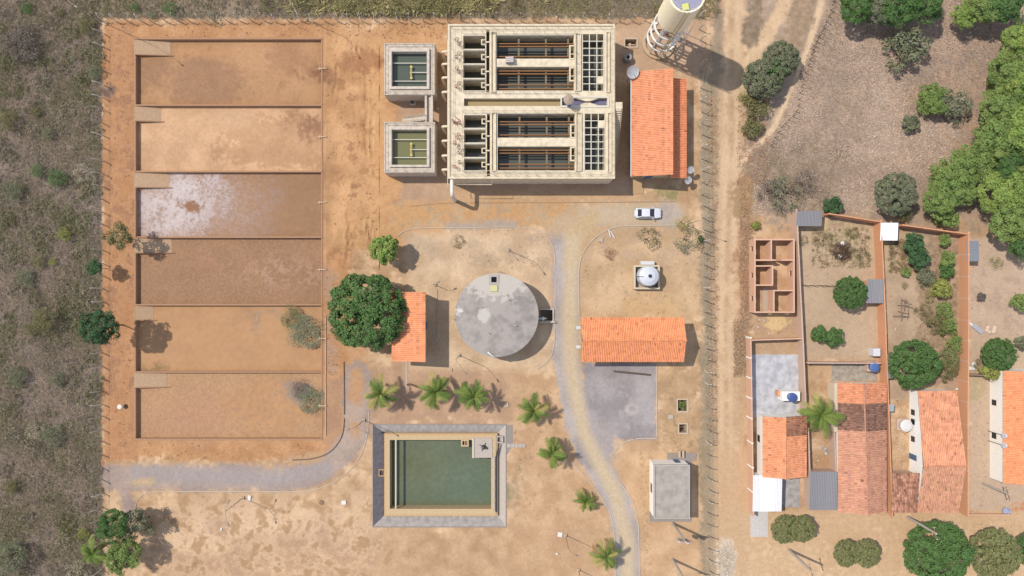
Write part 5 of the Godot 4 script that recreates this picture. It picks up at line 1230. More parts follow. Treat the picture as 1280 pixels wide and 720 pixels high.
	tiles(t, Vector3(b.x, 2.94, a.z), Vector3(b.x, 2.94, b.z), Vector3(a.x, 3.98, b.z), Vector3(a.x, 3.98, a.z), lin(166, 118, 94), 0.25, 0.1)
	shed("tin_shed", "pale tin roof joined to the pinkish track wall at the street", [941.5, 594, 978, 640], 2.7, zincp, 4, white, 0.3)
	shed("tin_shed", "wide grey corrugated roof below the small palm yard", [1012.5, 589.5, 1054, 638.5], 2.8, zinc, 4, plaster, 0.4)
	shed("tin_shed", "weathered grey shed roof at the corner behind the roofless brick house", [996, 263.5, 1028, 282.5], 2.4, zinc, 3, brick, 0.25)
	shed("tin_shed", "white painted shed roof in the corner of the kitchen garden", [1101, 278.5, 1123, 300.5], 2.4, mat("roof_white", Color(0.93, 0.93, 0.95), 0.6, "blotch", 0.4, 0, true), 2, brick, 0.2)
	shed("tin_shed", "bluish grey shed roof against the tall brick wall", [1210, 301, 1223.5, 326.5], 2.4, mat("zinc_blue", C(150, 158, 172), 0.6, "blotch", 0.35, 0, true), 2, brick, 0.35, "z")
	shed("tin_shed", "grey shed roof beside the round yard tree", [1083.5, 349, 1105.5, 379], 2.4, zinc, 3, brick, 0.3)
	shed("privy_shed", "tiny grey roof beside the wall under the garden's dark tree", [1108, 456, 1117.5, 473], 2.1, zinc, 1, plaster, 0.15)
	shed("privy_shed", "tiny brownish roof between wall and dark tree", [1108.5, 444.5, 1117, 452.5], 2.1, mat("zinc_brown", C(150, 136, 126), 0.8, "blotch", 0.4, 0, true), 1, plaster, 0.15)
	shed("privy_shed", "pale blue little roof in the sandy alley", [1109.5, 505.5, 1118, 514.5], 2.0, mat("zinc_sky", C(182, 206, 214), 0.6, "blotch", 0.4, 0, true), 1, plaster, 0.12)
	# the long house in three ages of tile
	var r := R(1047.5, 478, 1108, 640.5, 2.9); var xr0 := g(1079.8, 0, 4.2).x; var xr1 := g(1085, 0, 4.2).x
	t = thing("village_house", Vector3((r[0] + r[2]) / 2, 0, (r[1] + r[3]) / 2), "long house whose roof changes from orange to dark brown to pink", "house", "village houses")
	walls(t, inset(r, 0.35), 2.8, white, [["door", "s", 0.4, 1, 0, 2.1], ["window", "s", 0.75, 1.2, 1, 2.1], ["window", "w", 0.6, 1.1, 1, 2]])
	var zs := [r[1], g(0, 504, 3.3).z, g(0, 538, 3.3).z, r[3]]; var tones := [lin(230, 154, 114), lin(150, 112, 96), lin(214, 156, 128)]
	for k in 3:
		var f0: float = (zs[k] - r[1]) / (r[3] - r[1]); var f1: float = (zs[k + 1] - r[1]) / (r[3] - r[1])
		var xa := lerpf(xr0, xr1, f0); var xb := lerpf(xr0, xr1, f1); var v: float = [0.14, 0.34, 0.12][k]
		tiles(t, Vector3(r[0], 2.9, zs[k]), Vector3(r[0], 2.9, zs[k + 1]), Vector3(xb, 4.2, zs[k + 1]), Vector3(xa, 4.2, zs[k]), tones[k], v, 0.12 if k == 1 else 0.02)
		tiles(t, Vector3(r[2], 2.9, zs[k]), Vector3(r[2], 2.9, zs[k + 1]), Vector3(xb, 4.2, zs[k + 1]), Vector3(xa, 4.2, zs[k]), tones[k] * (1.0 if k != 2 else 0.95), v, 0.12 if k == 1 else 0.05)
	ridge(t, Vector3(xr0, 4.2, r[1]), Vector3(xr1, 4.2, r[3]), lin(206, 150, 124))
	var gm := MB.new()
	for q in [[inset(r, 0.35)[1], xr0], [inset(r, 0.35)[3], xr1]]: gm.tri(Vector3(r[0] + 0.35, 2.8, q[0]), Vector3(r[2] - 0.35, 2.8, q[0]), Vector3(q[1], 4.0, q[0]))
	part("gable", gm, white, t)
	mb = MB.new(); mb.slab(R(1043, 479, 1047, 540, 2.3), [], 0, 2.3); part("side_wall", mb, mat("wall_cream2", C(232, 214, 190), 0.9), t)
	# salmon house, its white side slab and the patched lean-to
	r = R(1146.5, 488.5, 1204, 641, 2.8); var zr := g(0, 582.5, 3.9).z
	t = thing("village_house", Vector3((r[0] + r[2]) / 2, 0, (r[1] + r[3]) / 2), "salmon tiled house with a limewashed white side wall", "house", "village houses")
	walls(t, [r[0] + 0.4, r[1] + 0.2, r[2] - 1.2, zr + 1.2], 2.7, mat("lime_white", Color(0.95, 0.95, 0.95), 0.8, "blotch", 0.3), [["window", "w", 0.28, 0.9, 1, 2], ["window", "w", 0.4, 0.9, 1, 2], ["window", "w", 0.62, 0.9, 1, 2], ["door", "w", 0.85, 0.9, 0, 2]]); walls(t, [r[0] + 0.3, zr + 1.22, r[2] - 0.9, r[3] - 0.3], 2.6, white, [["door", "s", 0.5, 1, 0, 2.1], ["window", "s", 0.2, 1.2, 1, 2.1]])
	tiles(t, Vector3(r[0] + 0.1, 2.8, r[1]), Vector3(r[2] - 1.0, 2.8, r[1]), Vector3(r[2] - 0.2, 3.9, zr), Vector3(r[0] + 0.35, 3.9, zr), lin(228, 158, 122), 0.1, 0.08)
	tiles(t, Vector3(r[0], 2.8, r[3]), Vector3(r[2] - 0.7, 2.8, r[3]), Vector3(r[2] - 0.2, 3.9, zr), Vector3(r[0] + 0.35, 3.9, zr), lin(206, 150, 120), 0.12, 0.06)
	ridge(t, Vector3(r[0] + 0.3, 3.9, zr), Vector3(r[2] - 0.2, 3.9, zr), lin(222, 150, 116))
	gm = MB.new(); var w := inset(r, 0.35)
	for x in [w[0], w[2] - 0.85]: gm.tri(Vector3(x, 2.7, w[1]), Vector3(x, 2.7, w[3]), Vector3(x, 3.7, zr))
	part("gable", gm, white, t)
	r = R(1114.5, 590.5, 1148, 641, 2.5)
	t = thing("lean_to", Vector3((r[0] + r[2]) / 2, 0, (r[1] + r[3]) / 2), "low lean-to roof of mottled brown and pale tiles", "house")
	walls(t, inset(r, 0.3), 2.2, plaster, [["door", "s", 0.5, 0.9, 0, 1.9]])
	tiles(t, Vector3(r[0], 2.4, r[3]), Vector3(r[2], 2.4, r[3]), Vector3(r[2], 2.9, r[1]), Vector3(r[0], 2.9, r[1]), lin(178, 128, 106), 0.42, 0.25)
	# house at the eastern edge
	t = gable("village_house", "bright orange roofed house with a white side wall and small dishes", "house", [1253.5, 463.5, 1326, 604], 3.0, 4.4, "z", 1290, lin(244, 160, 112), white, "village houses", [["door", "s", 0.3, 1, 0, 2.1], ["window", "w", 0.3, 0.9, 1, 2], ["window", "w", 0.6, 1.0, 1, 2]], 0.06, 0.0)
	for y in [544.5, 557]: dish(g(1255, y, 3.6), 0.42, "small white dish on the eave of the easternmost orange roof" if y < 550 else "second small white dish on the easternmost orange roof", mat("steel_dull", C(120, 110, 104), 0.5), Vector3(-0.2, 1, -0.2))
	# tanks
	mb = MB.new(); mb.slab(R(978, 489.5, 1000, 501, 2.0), [], 0, 2.0); var st := single("wash_room", mb, white, "small flat white wash room under a blue tank", "shed")
	mb = MB.new(); mb.cbox(g(974.5, 492, 1.2) + Vector3(0, -0.6, 0), Vector3(0.6, 1.2, 0.8)); single("clay_oven", mb, mat("brick", C(246, 176, 132)), "small brick block at the end of the white wash room", "oven")
	water_tank(991, 497, 0.72, 2.0, 0.9, C(72, 96, 168), "blue plastic water tank on the small white wash room", false)
	water_tank(1094, 459, 0.8, 1.2, 0.9, C(84, 116, 180), "round blue water tank by the plastered cross wall")
	water_tank(1134, 532.5, 0.95, 0.4, 1.2, C(232, 230, 232), "white domed water tank beside the limewashed wall")
	mb = MB.new(); mb.cbox(g(1096.5, 440.5, 1.6) + Vector3(0, -0.8, 0), Vector3(1.1, 1.6, 1.25)); single("white_cistern", mb, mat("cistern", C(222, 224, 236), 0.6), "square white cistern beside the blue tank and brick wall", "cistern")
	# yard clutter
	t = thing("rubbish_heap", g(1052, 316), "brown heap of rubbish and twigs with white sacks in the sandy yard", "heap")
	mb = MB.new()
	for k in 160:
		var an := rng.randf() * TAU; var rr := sqrt(rng.randf()) * 1.5; var p := t.position + Vector3(cos(an) * rr, 0.5 * (1 - rr / 1.5), sin(an) * rr * 0.85)
		mb.col = Color(1, 1, 1) * rng.randf_range(0.5, 1.3); mb.tube([p, p + Vector3(rng.randf_range(-0.5, 0.5), rng.randf_range(0.05, 0.3), rng.randf_range(-0.5, 0.5))], 0.045, 0.03, 3)
	var hp := part("twigs", mb, mat("twig", C(120, 92, 78), 0.95, "", 1, 0, true), t); hp.set_meta("kind", "stuff")
	for q in [[1053, 304], [1049.5, 320]]:
		mb = MB.new(); var p := g(q[0], q[1]); mb.lathe(p, [[0.3, 0], [0.36, 0.1], [0.2, 0.26], [0.0, 0.3]], 7); part("sack", mb, mat("sack", C(222, 220, 220), 0.9), t)
	t = thing("pole_frame", g(1128, 386), "weathered wooden pole frame lying in the kitchen garden", "frame")
	for k in 14:
		mb = MB.new(); var p := g(1128 + rng.randf_range(-6, 6), 386 + rng.randf_range(-11, 11)) + Vector3(0, rng.randf_range(0.2, 0.8), 0); var an := (0.15 if k % 2 else 1.6) + rng.randf_range(-0.2, 0.2)
		var d := Vector3(cos(an), rng.randf_range(-0.1, 0.1), sin(an)) * rng.randf_range(0.6, 1.3); mb.tube([p - d, p + d], 0.06, 0.045, 5); part("pole", mb, mat("old_wood", C(150, 130, 116), 0.95), t)
	t = thing("stake_fence", g(1003, 357), "row of short dark stakes crossing the sandy yard", "fence")
	for k in 16:
		mb = MB.new(); var p := g(1003 + k * 3.0, 357 + rng.randf_range(-0.8, 0.8)); mb.tube([p, p + Vector3(0.1, rng.randf_range(0.7, 1.1), 0)], 0.05, 0.035, 5); part("stake", mb, mat("stake", C(112, 92, 78), 0.95), t)
	t = thing("plank_pile", g(1217, 410), "white planks and a grey sheet leaning near the tall brick wall", "planks")
	for k in 3:
		mb = MB.new(); mb.boxb(g(1215 + k * 3, 407 + k * 2) + Vector3(0, 0.12 + 0.06 * k, 0), Vector3(2.0, 0.05, [0.3, 0.25, 0.7][k]), Basis(Vector3.UP, -0.7)); part("plank", mb, [mat("plank_white", C(232, 232, 236), 0.7), mat("plank_white", C(232, 232, 236), 0.7), mat("zinc_flat", C(178, 182, 196), 0.6)][k], t)
	for k in 6:
		mb = MB.new(); var p := g(1238 + rng.randf_range(-6, 6), 411 + rng.randf_range(-5, 5)); mb.lathe(p, [[0.35, -0.05], [0.4, 0.15], [0.2, 0.35], [0, 0.4]], 7); single("pale_stone", mb, mat("stone_pale", C(222, 196, 176), 0.9), "pale rough stone lying in the bare yard beside the planks", "stone", "loose stones in the bare yard")
	t = thing("scrap_heap", g(1029, 563), "silver scrap heap in the small walled yard with the palm", "heap")
	for k in 9:
		mb = MB.new(); var p := t.position + Vector3(rng.randf_range(-0.7, 0.7), rng.randf_range(0.1, 0.35), rng.randf_range(-0.5, 0.5)); mb.boxb(p, Vector3(rng.randf_range(0.3, 0.8), 0.05, rng.randf_range(0.2, 0.5)), Basis.from_euler(Vector3(rng.randf(), rng.randf() * 3, rng.randf()) * 0.8)); part("scrap", mb, mat("scrap", C(206, 204, 206), 0.5), t)
	t = thing("brick_rubble", g(1274, 633), "orange brick rubble spilled where the street wall ends", "rubble")
	for k in 22:
		mb = MB.new(); mb.boxb(t.position + Vector3(rng.randf_range(-1.4, 1.2), rng.randf_range(0.05, 0.3), rng.randf_range(-0.8, 0.7)), Vector3(0.34, 0.16, 0.2), Basis.from_euler(Vector3(rng.randf(), rng.randf() * 3, rng.randf()))); part("brick", mb, brick, t)
	mb = MB.new(); mb.lathe(g(1256, 638), [[0.5, 0], [0.62, 0.5], [0.55, 0.52], [0.45, 0.1], [0, 0.1]], 16); single("blue_basin", mb, mat("basin", C(170, 180, 214), 0.5), "pale blue plastic basin by the crumbling street wall", "basin")
	mb = MB.new(); mb.lathe(g(1195, 486), [[0.2, 0], [0.22, 0.3], [0.1, 0.42], [0, 0.42]], 10); single("white_jug", mb, mat("sack", C(222, 220, 220), 0.9), "small white jug beside the salmon roof", "jug")
	t = thing("white_bags", g(1212, 459), "crumpled white bags piled on the wall corner", "bags")
	for k in 5:
		mb = MB.new(); mb.lathe(t.position + Vector3(rng.randf_range(-0.6, 0.6), 0, rng.randf_range(-0.7, 0.7)), [[0.25, 0], [0.38, 0.2], [0.2, 0.45], [0, 0.55]], 8); part("bag", mb, mat("sack", C(222, 220, 220), 0.9), t)
func build_clutter():
	var pale := mat("block_white", C(236, 230, 226), 0.8)
	for q in [[312, 622.5, 0.5, 0.95, "white concrete block beside the double armed lamp post"], [700, 668, 0.75, 0.75, "square white concrete cover in the sand near a lamp post"], [430, 628, 0.75, 0.65, "pinkish white concrete cover south of the bed road"], [696, 692, 0.32, 0.3, "tiny pink block in the sand south of the square cover"], [277, 661, 0.25, 0.5, "small white brick on the pale sand"], [751, 300, 0.7, 0.6, "broken pale slab in the bushy yard"], [633, 506, 0.7, 0.7, "square concrete drain cover by the palms"], [546, 425.5, 0.5, 0.5, "small square cover east of the orange tiled house"], [564.5, 462, 0.2, 0.5, "little white marker near the reservoir"], [838, 521, 0.9, 0.7, "flat pale slab beside the weedy pit"], [542, 419.5, 0.4, 0.4, "pale stone cover in the house's shade"]]:
		var mb := MB.new(); mb.cbox(g(q[0], q[1]) + Vector3(0, 0.08, 0), Vector3(q[2], 0.22, q[3]), rng.randf_range(-0.3, 0.3), 0.03); single("concrete_cover", mb, pale if q[1] > 600 else mat("cover_grey", C(206, 192, 176), 0.9, "blotch", 0.8), q[4], "cover")
	for q in [[149.5, 508.5, "round white tank lid beside the west drying beds", pale], [157.5, 508, "dark round hole cover next to the white tank lid", mat("dark_soil", C(70, 56, 48), 0.9)], [402, 628, "round dark patch cover on the southern sand", mat("cover_brown", C(150, 122, 98), 0.95)]]:
		var mb := MB.new(); mb.lathe(g(q[0], q[1]), [[0.4, -0.03], [0.4, 0.06], [0.34, 0.1], [0, 0.12]], 18); single("round_cover", mb, q[3], q[2], "cover")
	var t := thing("pipe_scraps", g(765, 293), "two pale pipe offcuts lying at the yard kerb", "pipes")
	for k in 2:
		var mb := MB.new(); var p := g(763 + k * 2, 292 + k) + Vector3(0, 0.1, 0); mb.tube([p + Vector3(-0.3, 0, -0.6), p + Vector3(0.4 * k, 0, 0.6)], 0.09, 0.09, 7); part("pipe", mb, pale, t)
	t = thing("drain_trench", g(509, 470), "narrow pale concrete drain running south from the orange tiled house", "drain")
	var mb := MB.new(); mb.slab(R(507.2, 452, 509.6, 487), [], -0.02, 0.06); part("channel", mb, mat("cover_grey", C(206, 192, 176), 0.9), t)
	mb = MB.new(); mb.tube([g(508.5, 481, 0.2), g(512, 480, 0.35), g(531, 487, 0.3)], 0.14, 0.14, 7); single("vent_stack", mb, mat("pipe_dark", C(120, 96, 76), 0.7), "bent brown pipe lying between two palms", "pipe")
	mb = MB.new(); mb.tube([g(546.5, 362, 0.08), g(546.2, 395, 0.08), g(546, 428, 0.08)], 0.06, 0.06, 6); single("conduit_pipe", mb, mat("cover_grey", C(206, 192, 176), 0.9), "thin pale conduit crossing the shade of the orange tiled house", "pipe")
	mb = MB.new(); var ta := g(767, 464); var tb := g(813, 468.5); mb.boxb((ta + tb) / 2 + Vector3(0, 0.14, 0), Vector3((tb - ta).length(), 0.2, 0.28), Basis(Vector3.UP, -atan2(tb.z - ta.z, tb.x - ta.x))); single("dark_beam", mb, mat("beam_dark", C(112, 96, 88), 0.9, "blotch", 0.8), "long dark beam lying on the pad below the long orange building", "beam")  # long dark box laid flat on the pad
	t = thing("white_gravel", g(908, 702), "heap of white gravel beside the dirt track", "gravel")
	t.set_meta("kind", "stuff")
	mb = MB.new()
	for k in 900:
		var an := rng.randf() * TAU; var rr := sqrt(rng.randf()); var p := t.position + Vector3(cos(an) * rr * 1.5, 0.0, sin(an) * rr * 3.2); var s := rng.randf_range(0.05, 0.14)
		p.y = 0.25 * (1 - rr); mb.col = Color(1, 1, 1) * rng.randf_range(0.7, 1.05)
		mb.boxb(p, Vector3(s, s * 0.7, s * 1.3), Basis.from_euler(Vector3(rng.randf() * 3, rng.randf() * 3, rng.randf() * 3)))
	part("stones", mb, mat("gravel", C(236, 222, 204), 0.9, "", 1, 0, true), t)
# ---------- plants ----------
# a crown of unit radius: leaves on clumps spread through an uneven dome
func crown_mesh(sd: int, lobes: int, leaves: int, leaf: float, squash: float, open := 0.0, lobe_r := 0.36, near := 0.52, far := 0.95) -> ArrayMesh:
	var r := RandomNumberGenerator.new(); r.seed = sd
	var mb := MB.new()
	for l in lobes:
		var y := 1.0 - 1.75 * (l + 0.5) / lobes; var a := l * 2.39996 + r.randf_range(-0.4, 0.4)
		var q := sqrt(maxf(0.0, 1 - y * y)); var d := Vector3(cos(a) * q, y, sin(a) * q)
		var lr := lobe_r * r.randf_range(0.65, 1.25); var c := d * (r.randf_range(near, far) if l % 5 else r.randf_range(0.2, 0.5)); c.y *= squash
		if r.randf() < open: continue
		var tone := r.randf_range(0.76, 1.26); var warm := r.randf_range(0.88, 1.1)
		var nl := int(leaves / lobes * r.randf_range(0.8, 1.2))
		for k in nl:
			var e := Vector3(r.randfn(), r.randfn() * 0.8 + 0.25, r.randfn()).normalized()
			if e.dot(d) < -0.35: e = -e
			var p := c + e * lr * r.randf_range(0.55, 1.06) * Vector3(1, 0.8, 1)
			var nn := (e + Vector3(r.randfn(), r.randfn() + 0.5, r.randfn()) * 0.55).normalized()
			var x := nn.cross(Vector3(r.randfn(), r.randfn(), r.randfn())).normalized(); var z := x.cross(nn)
			var s := leaf * r.randf_range(0.6, 1.3); var t := tone * r.randf_range(0.72, 1.3)
			mb.col = Color(t * warm, t, t * r.randf_range(0.8, 1.1))
			mb.quad(p - x * s - z * s * 0.45, p + x * s * 0.2 - z * s * 0.62, p + x * s + z * s * 0.3, p - x * s * 0.2 + z * s * 0.62)
	return mb.mesh()
func canopy_mesh(sd: int, lobes: int, leaves: int, leaf: float) -> ArrayMesh:   # a closed, even crown
	return crown_mesh(sd, lobes, leaves, leaf, 0.9, 0.02, 0.135, 0.74, 0.93)
func trunk_mesh(sd: int, limbs: int) -> ArrayMesh:      # unit height up to the crown's middle, unit radius of spread
	var r := RandomNumberGenerator.new(); r.seed = sd
	var mb := MB.new(); mb.tube([Vector3(0, -0.03, 0), Vector3(0.02, 0.3, 0.01), Vector3(-0.01, 0.6, 0.02)], 0.05, 0.035, 7)
	for k in limbs:
		var a := TAU * k / limbs + r.randf(); var e := Vector3(cos(a) * 0.55, r.randf_range(0.9, 1.15), sin(a) * 0.55)
		mb.tube([Vector3(-0.01, 0.5, 0.02), Vector3(e.x * 0.4, 0.78, e.z * 0.4), e], 0.03, 0.01, 5)
	return mb.mesh()
var crowns := {}
var trunks := []
func leaf_mat(key: String, col: Color) -> StandardMaterial3D:
	if mats.has(key): return mats[key]
	var m := mat(key, col, 0.6, "", 1, 0, true)
	m.backlight_enabled = true; m.backlight = Color(col.r * 0.35, col.g * 0.4, col.b * 0.15)
	return m
const LEAF := {"dark": [92, 130, 68], "mid": [136, 162, 84], "bright": [152, 180, 86], "lime": [158, 164, 82], "grey": [132, 138, 108], "olive": [132, 128, 82], "dry": [158, 138, 104], "teal": [78, 116, 74], "pale": [184, 176, 150], "violet": [128, 116, 110], "street": [140, 144, 92], "rust": [170, 120, 90]}
func tree(called: String, px: float, py: float, rp: float, hc: float, kind: String, form: String, label: String, cat := "tree", group := "", flat := 0.75):
	var c := g(px, py, hc); var r := rp * S * (H - hc) / H
	var t := thing(called, Vector3(c.x, 0, c.z), label, cat, group)
	var yaw := rng.randf() * TAU
	var v: float = minf(r * flat, hc * 0.98)
	var lf := LEAF[kind] as Array
	var ms: Array = crowns[form]
	inst("crown", ms[rng.randi() % ms.size()], leaf_mat("leaf_" + kind, C(lf[0], lf[1], lf[2])), t, Transform3D(Basis(Vector3.UP, yaw).scaled(Vector3(r * 1.06, v, r * 1.06)), Vector3(0, hc, 0)))
	var th := maxf(hc, 0.3)
	inst("trunk" if cat == "tree" else "stem", trunks[rng.randi() % trunks.size()], mat("bark", C(118, 96, 78), 0.95, "blotch", 1.5), t, Transform3D(Basis(Vector3.UP, yaw).scaled(Vector3(maxf(r, 0.5), th, maxf(r, 0.5)) * Vector3(0.9, 0.97, 0.9)), Vector3.ZERO))
func frond_mesh(sd: int, droop: float) -> ArrayMesh:     # a feather leaf of unit length along +x
	var r := RandomNumberGenerator.new(); r.seed = sd
	var mb := MB.new(); var n := 34
	var P := func(t): return Vector3(t * (1.0 - 0.18 * t), 0.32 * t - droop * t * t, 0.05 * sin(t * 3.0 + sd))
	var pts := []
	for i in 9: pts.append(P.call(i / 8.0))
	mb.col = Color(1.25, 1.2, 0.9); mb.tube(pts, 0.018, 0.006, 4, false)
	for i in n:
		var t := 0.12 + 0.86 * i / n; var p: Vector3 = P.call(t); var q: Vector3 = P.call(t + 0.03); var d := (q - p).normalized()
		for s in [-1, 1]:
			var l := 0.27 * sin(PI * (0.12 + 0.8 * t)) * r.randf_range(0.8, 1.1)
			var e := (d * 0.75 + Vector3(0, r.randf_range(-0.25, 0.08), 0) + Vector3(0, 0, s) * 0.62).normalized() * l
			var w := d * 0.013; var tt := r.randf_range(0.75, 1.25); mb.col = Color(tt, tt, tt * 0.9)
			mb.quad(p - w, p + w, p + w * 0.3 + e, p - w * 0.3 + e)
	return mb.mesh()
var fronds := []
func palm(px: float, py: float, rp: float, hc: float, label: String, yellow := 0.25):
	var c := g(px, py, hc); var r := rp * S * 1.28; var t := thing("palm_tree", Vector3(c.x, 0, c.z), label, "palm", "coconut palms")
	var tr := MB.new()
	for k in 6: tr.tube([Vector3(c.x, hc * k / 6.0 - 0.05, c.z), Vector3(c.x, hc * (k + 1) / 6.0, c.z)], 0.19 - 0.012 * k, 0.15 - 0.012 * k, 8)
	part("trunk", tr, mat("palm_bark", C(140, 118, 96), 0.95, "blotch", 1.5), t)
	var n := rng.randi_range(24, 30); var off := rng.randf() * TAU
	for k in n:
		var ring := float(k) / n; var yaw := off + k * 2.39996 + rng.randfn() * 0.28; var dead := k >= n - 4 and rng.randf() < 0.75
		var lift := lerpf(0.95, -0.22, ring) + rng.randf_range(-0.28, 0.24)
		var len := r * lerpf(0.72, 1.05, minf(1.0, ring * 1.6)) * rng.randf_range(0.7, 1.15)
		var m: Material = leaf_mat("palm_dead", C(168, 130, 92)) if dead else (leaf_mat("palm_yellow", C(178, 168, 96)) if rng.randf() < yellow * ring * 1.6 else leaf_mat("palm_green" if k % 2 else "palm_green2", C(96, 128, 52) if k % 2 else C(124, 148, 64)))
		inst("dead_frond" if dead else "frond", fronds[rng.randi() % fronds.size()], m, t, Transform3D(Basis(Vector3.UP, yaw) * Basis(Vector3(0, 0, 1), lift - (0.5 if dead else 0.0)) * Basis.from_scale(Vector3.ONE * len), Vector3(0, hc, 0)))
func build_plants():
	crowns["dense"] = [crown_mesh(1, 90, 16000, 0.036, 0.9, 0.1, 0.23), crown_mesh(2, 72, 15000, 0.038, 0.85, 0.12, 0.26), crown_mesh(8, 80, 15000, 0.037, 0.9, 0.12, 0.25)]
	crowns["canopy"] = [canopy_mesh(51, 300, 24000, 0.031), canopy_mesh(52, 260, 23000, 0.031)]
	crowns["small"] = [crown_mesh(3, 26, 2600, 0.085, 0.9, 0.04, 0.4), crown_mesh(4, 22, 2400, 0.09, 0.9, 0.1, 0.42)]
	crowns["loose"] = [crown_mesh(5, 30, 2400, 0.06, 0.8, 0.2, 0.36), crown_mesh(6, 26, 2200, 0.06, 0.8, 0.25, 0.38), crown_mesh(9, 28, 2300, 0.06, 0.85, 0.2, 0.34)]
	crowns["sparse"] = [crown_mesh(7, 22, 900, 0.055, 0.8, 0.25, 0.42), crown_mesh(10, 20, 1000, 0.05, 0.8, 0.2, 0.44)]
	crowns["weedy"] = [crown_mesh(12, 40, 3600, 0.035, 0.7, 0.12, 0.36)]
	crowns["round"] = [crown_mesh(11, 70, 7000, 0.07, 1.0, 0, 0.26)]
	for k in 3: trunks.append(trunk_mesh(20 + k, 6))
	for k in 4: fronds.append(frond_mesh(30 + k, [0.55, 0.75, 0.65, 0.9][k]))
	# the works
	tree("broad_tree", 458, 389, 47, 5.0, "dark", "canopy", "broad dark green tree overhanging the orange tiled house", "tree", "", 0.6)
	tree("round_tree", 481, 311.5, 16.5, 3.8, "bright", "round", "small round bright green tree north of the broad dark tree", "tree", "", 0.95)
	tree("fence_tree", 124, 409, 22, 6.4, "teal", "dense", "full green tree growing over the west fence", "tree", "", 0.9)
	tree("fence_tree", 147, 296, 17, 4.2, "olive", "loose", "thin olive tree shading a drying bed ramp", "tree", "", 0.6)
	tree("fence_tree", 117.5, 335, 9, 3.4, "teal", "small", "little dark green tree outside the west fence")
	tree("corner_tree", 141, 657, 20, 5.0, "dark", "dense", "dark tree at the end of the bed road kerb")
	tree("corner_tree", 172, 655, 19, 3.6, "grey", "loose", "greyish thin tree over the end of the bed road")
	tree("corner_tree", 153, 695, 20, 4.2, "mid", "dense", "leafy green tree beside the small scrub palm")
	tree("dry_bush", 809.5, 299, 13, 1.3, "olive", "sparse", "olive bush in the sandy yard below the silver car", "bush")
	tree("dry_bush", 857, 298, 16, 1.4, "grey", "sparse", "greyish dry bush at the east fence lamp", "bush")
	tree("dry_bush", 853, 277, 9, 1.5, "lime", "sparse", "yellowish twiggy bush near the silver car", "bush")
	tree("dry_bush", 762, 317, 7, 0.5, "rust", "sparse", "low brown weed clump in the bushy yard", "bush")
	tree("dry_bush", 571, 302, 8, 0.4, "dry", "sparse", "low dry weed clump north of the reservoir", "bush")
	tree("dry_bush", 876, 299, 3.5, 0.6, "teal", "small", "tiny green bush on the east fence line", "bush")
	tree("dry_bush", 382, 416, 19, 0.2, "grey", "weedy", "patch of grey-green weeds growing in the orange drying bed", "bush", "", 0.45)
	tree("dry_bush", 366, 398, 14, 0.1, "olive", "weedy", "dry weed patch in the orange drying bed corner", "bush", "", 0.4)
	tree("dry_bush", 388, 500, 16, 0.1, "grey", "weedy", "grey weed patch in the southernmost drying bed", "bush", "", 0.45)
	tree("dry_bush", 374, 487, 11, 0.1, "violet", "weedy", "pale dead weed patch in the southernmost drying bed", "bush", "", 0.4)
	tree("pit_weed", 853, 507, 5, -0.5, "mid", "small", "green weeds filling the concrete pit", "weeds", "", 0.5)
	for q in [[477, 492, 20, 4.2, "palm with yellow outer fronds closest to the drying beds", 0.5], [545, 490, 20, 4.2, "palm just south of the orange tiled house's drain", 0.35], [593, 496, 20, 4.0, "palm south of the reservoir with fronds toward the pond", 0.3], [667, 514, 17, 3.4, "palm beside the square drain cover and the access road", 0.35], [690, 566, 19, 3.6, "palm at the bend of the access road east of the pond", 0.45], [732, 627, 13, 1.6, "smallest young palm beside the access road kerb", 0.3], [758, 696, 18, 3.0, "palm next to the southern end of the access road", 0.5], [116, 692, 17, 4.6, "palm standing in the scrub outside the west fence", 0.3], [1027, 519, 22, 5.0, "tall palm between two village houses", 0.5]]: palm(q[0], q[1], q[2], q[3], q[4], q[5])
	# scrub west and north
	var sg := "bushes in the western scrub"
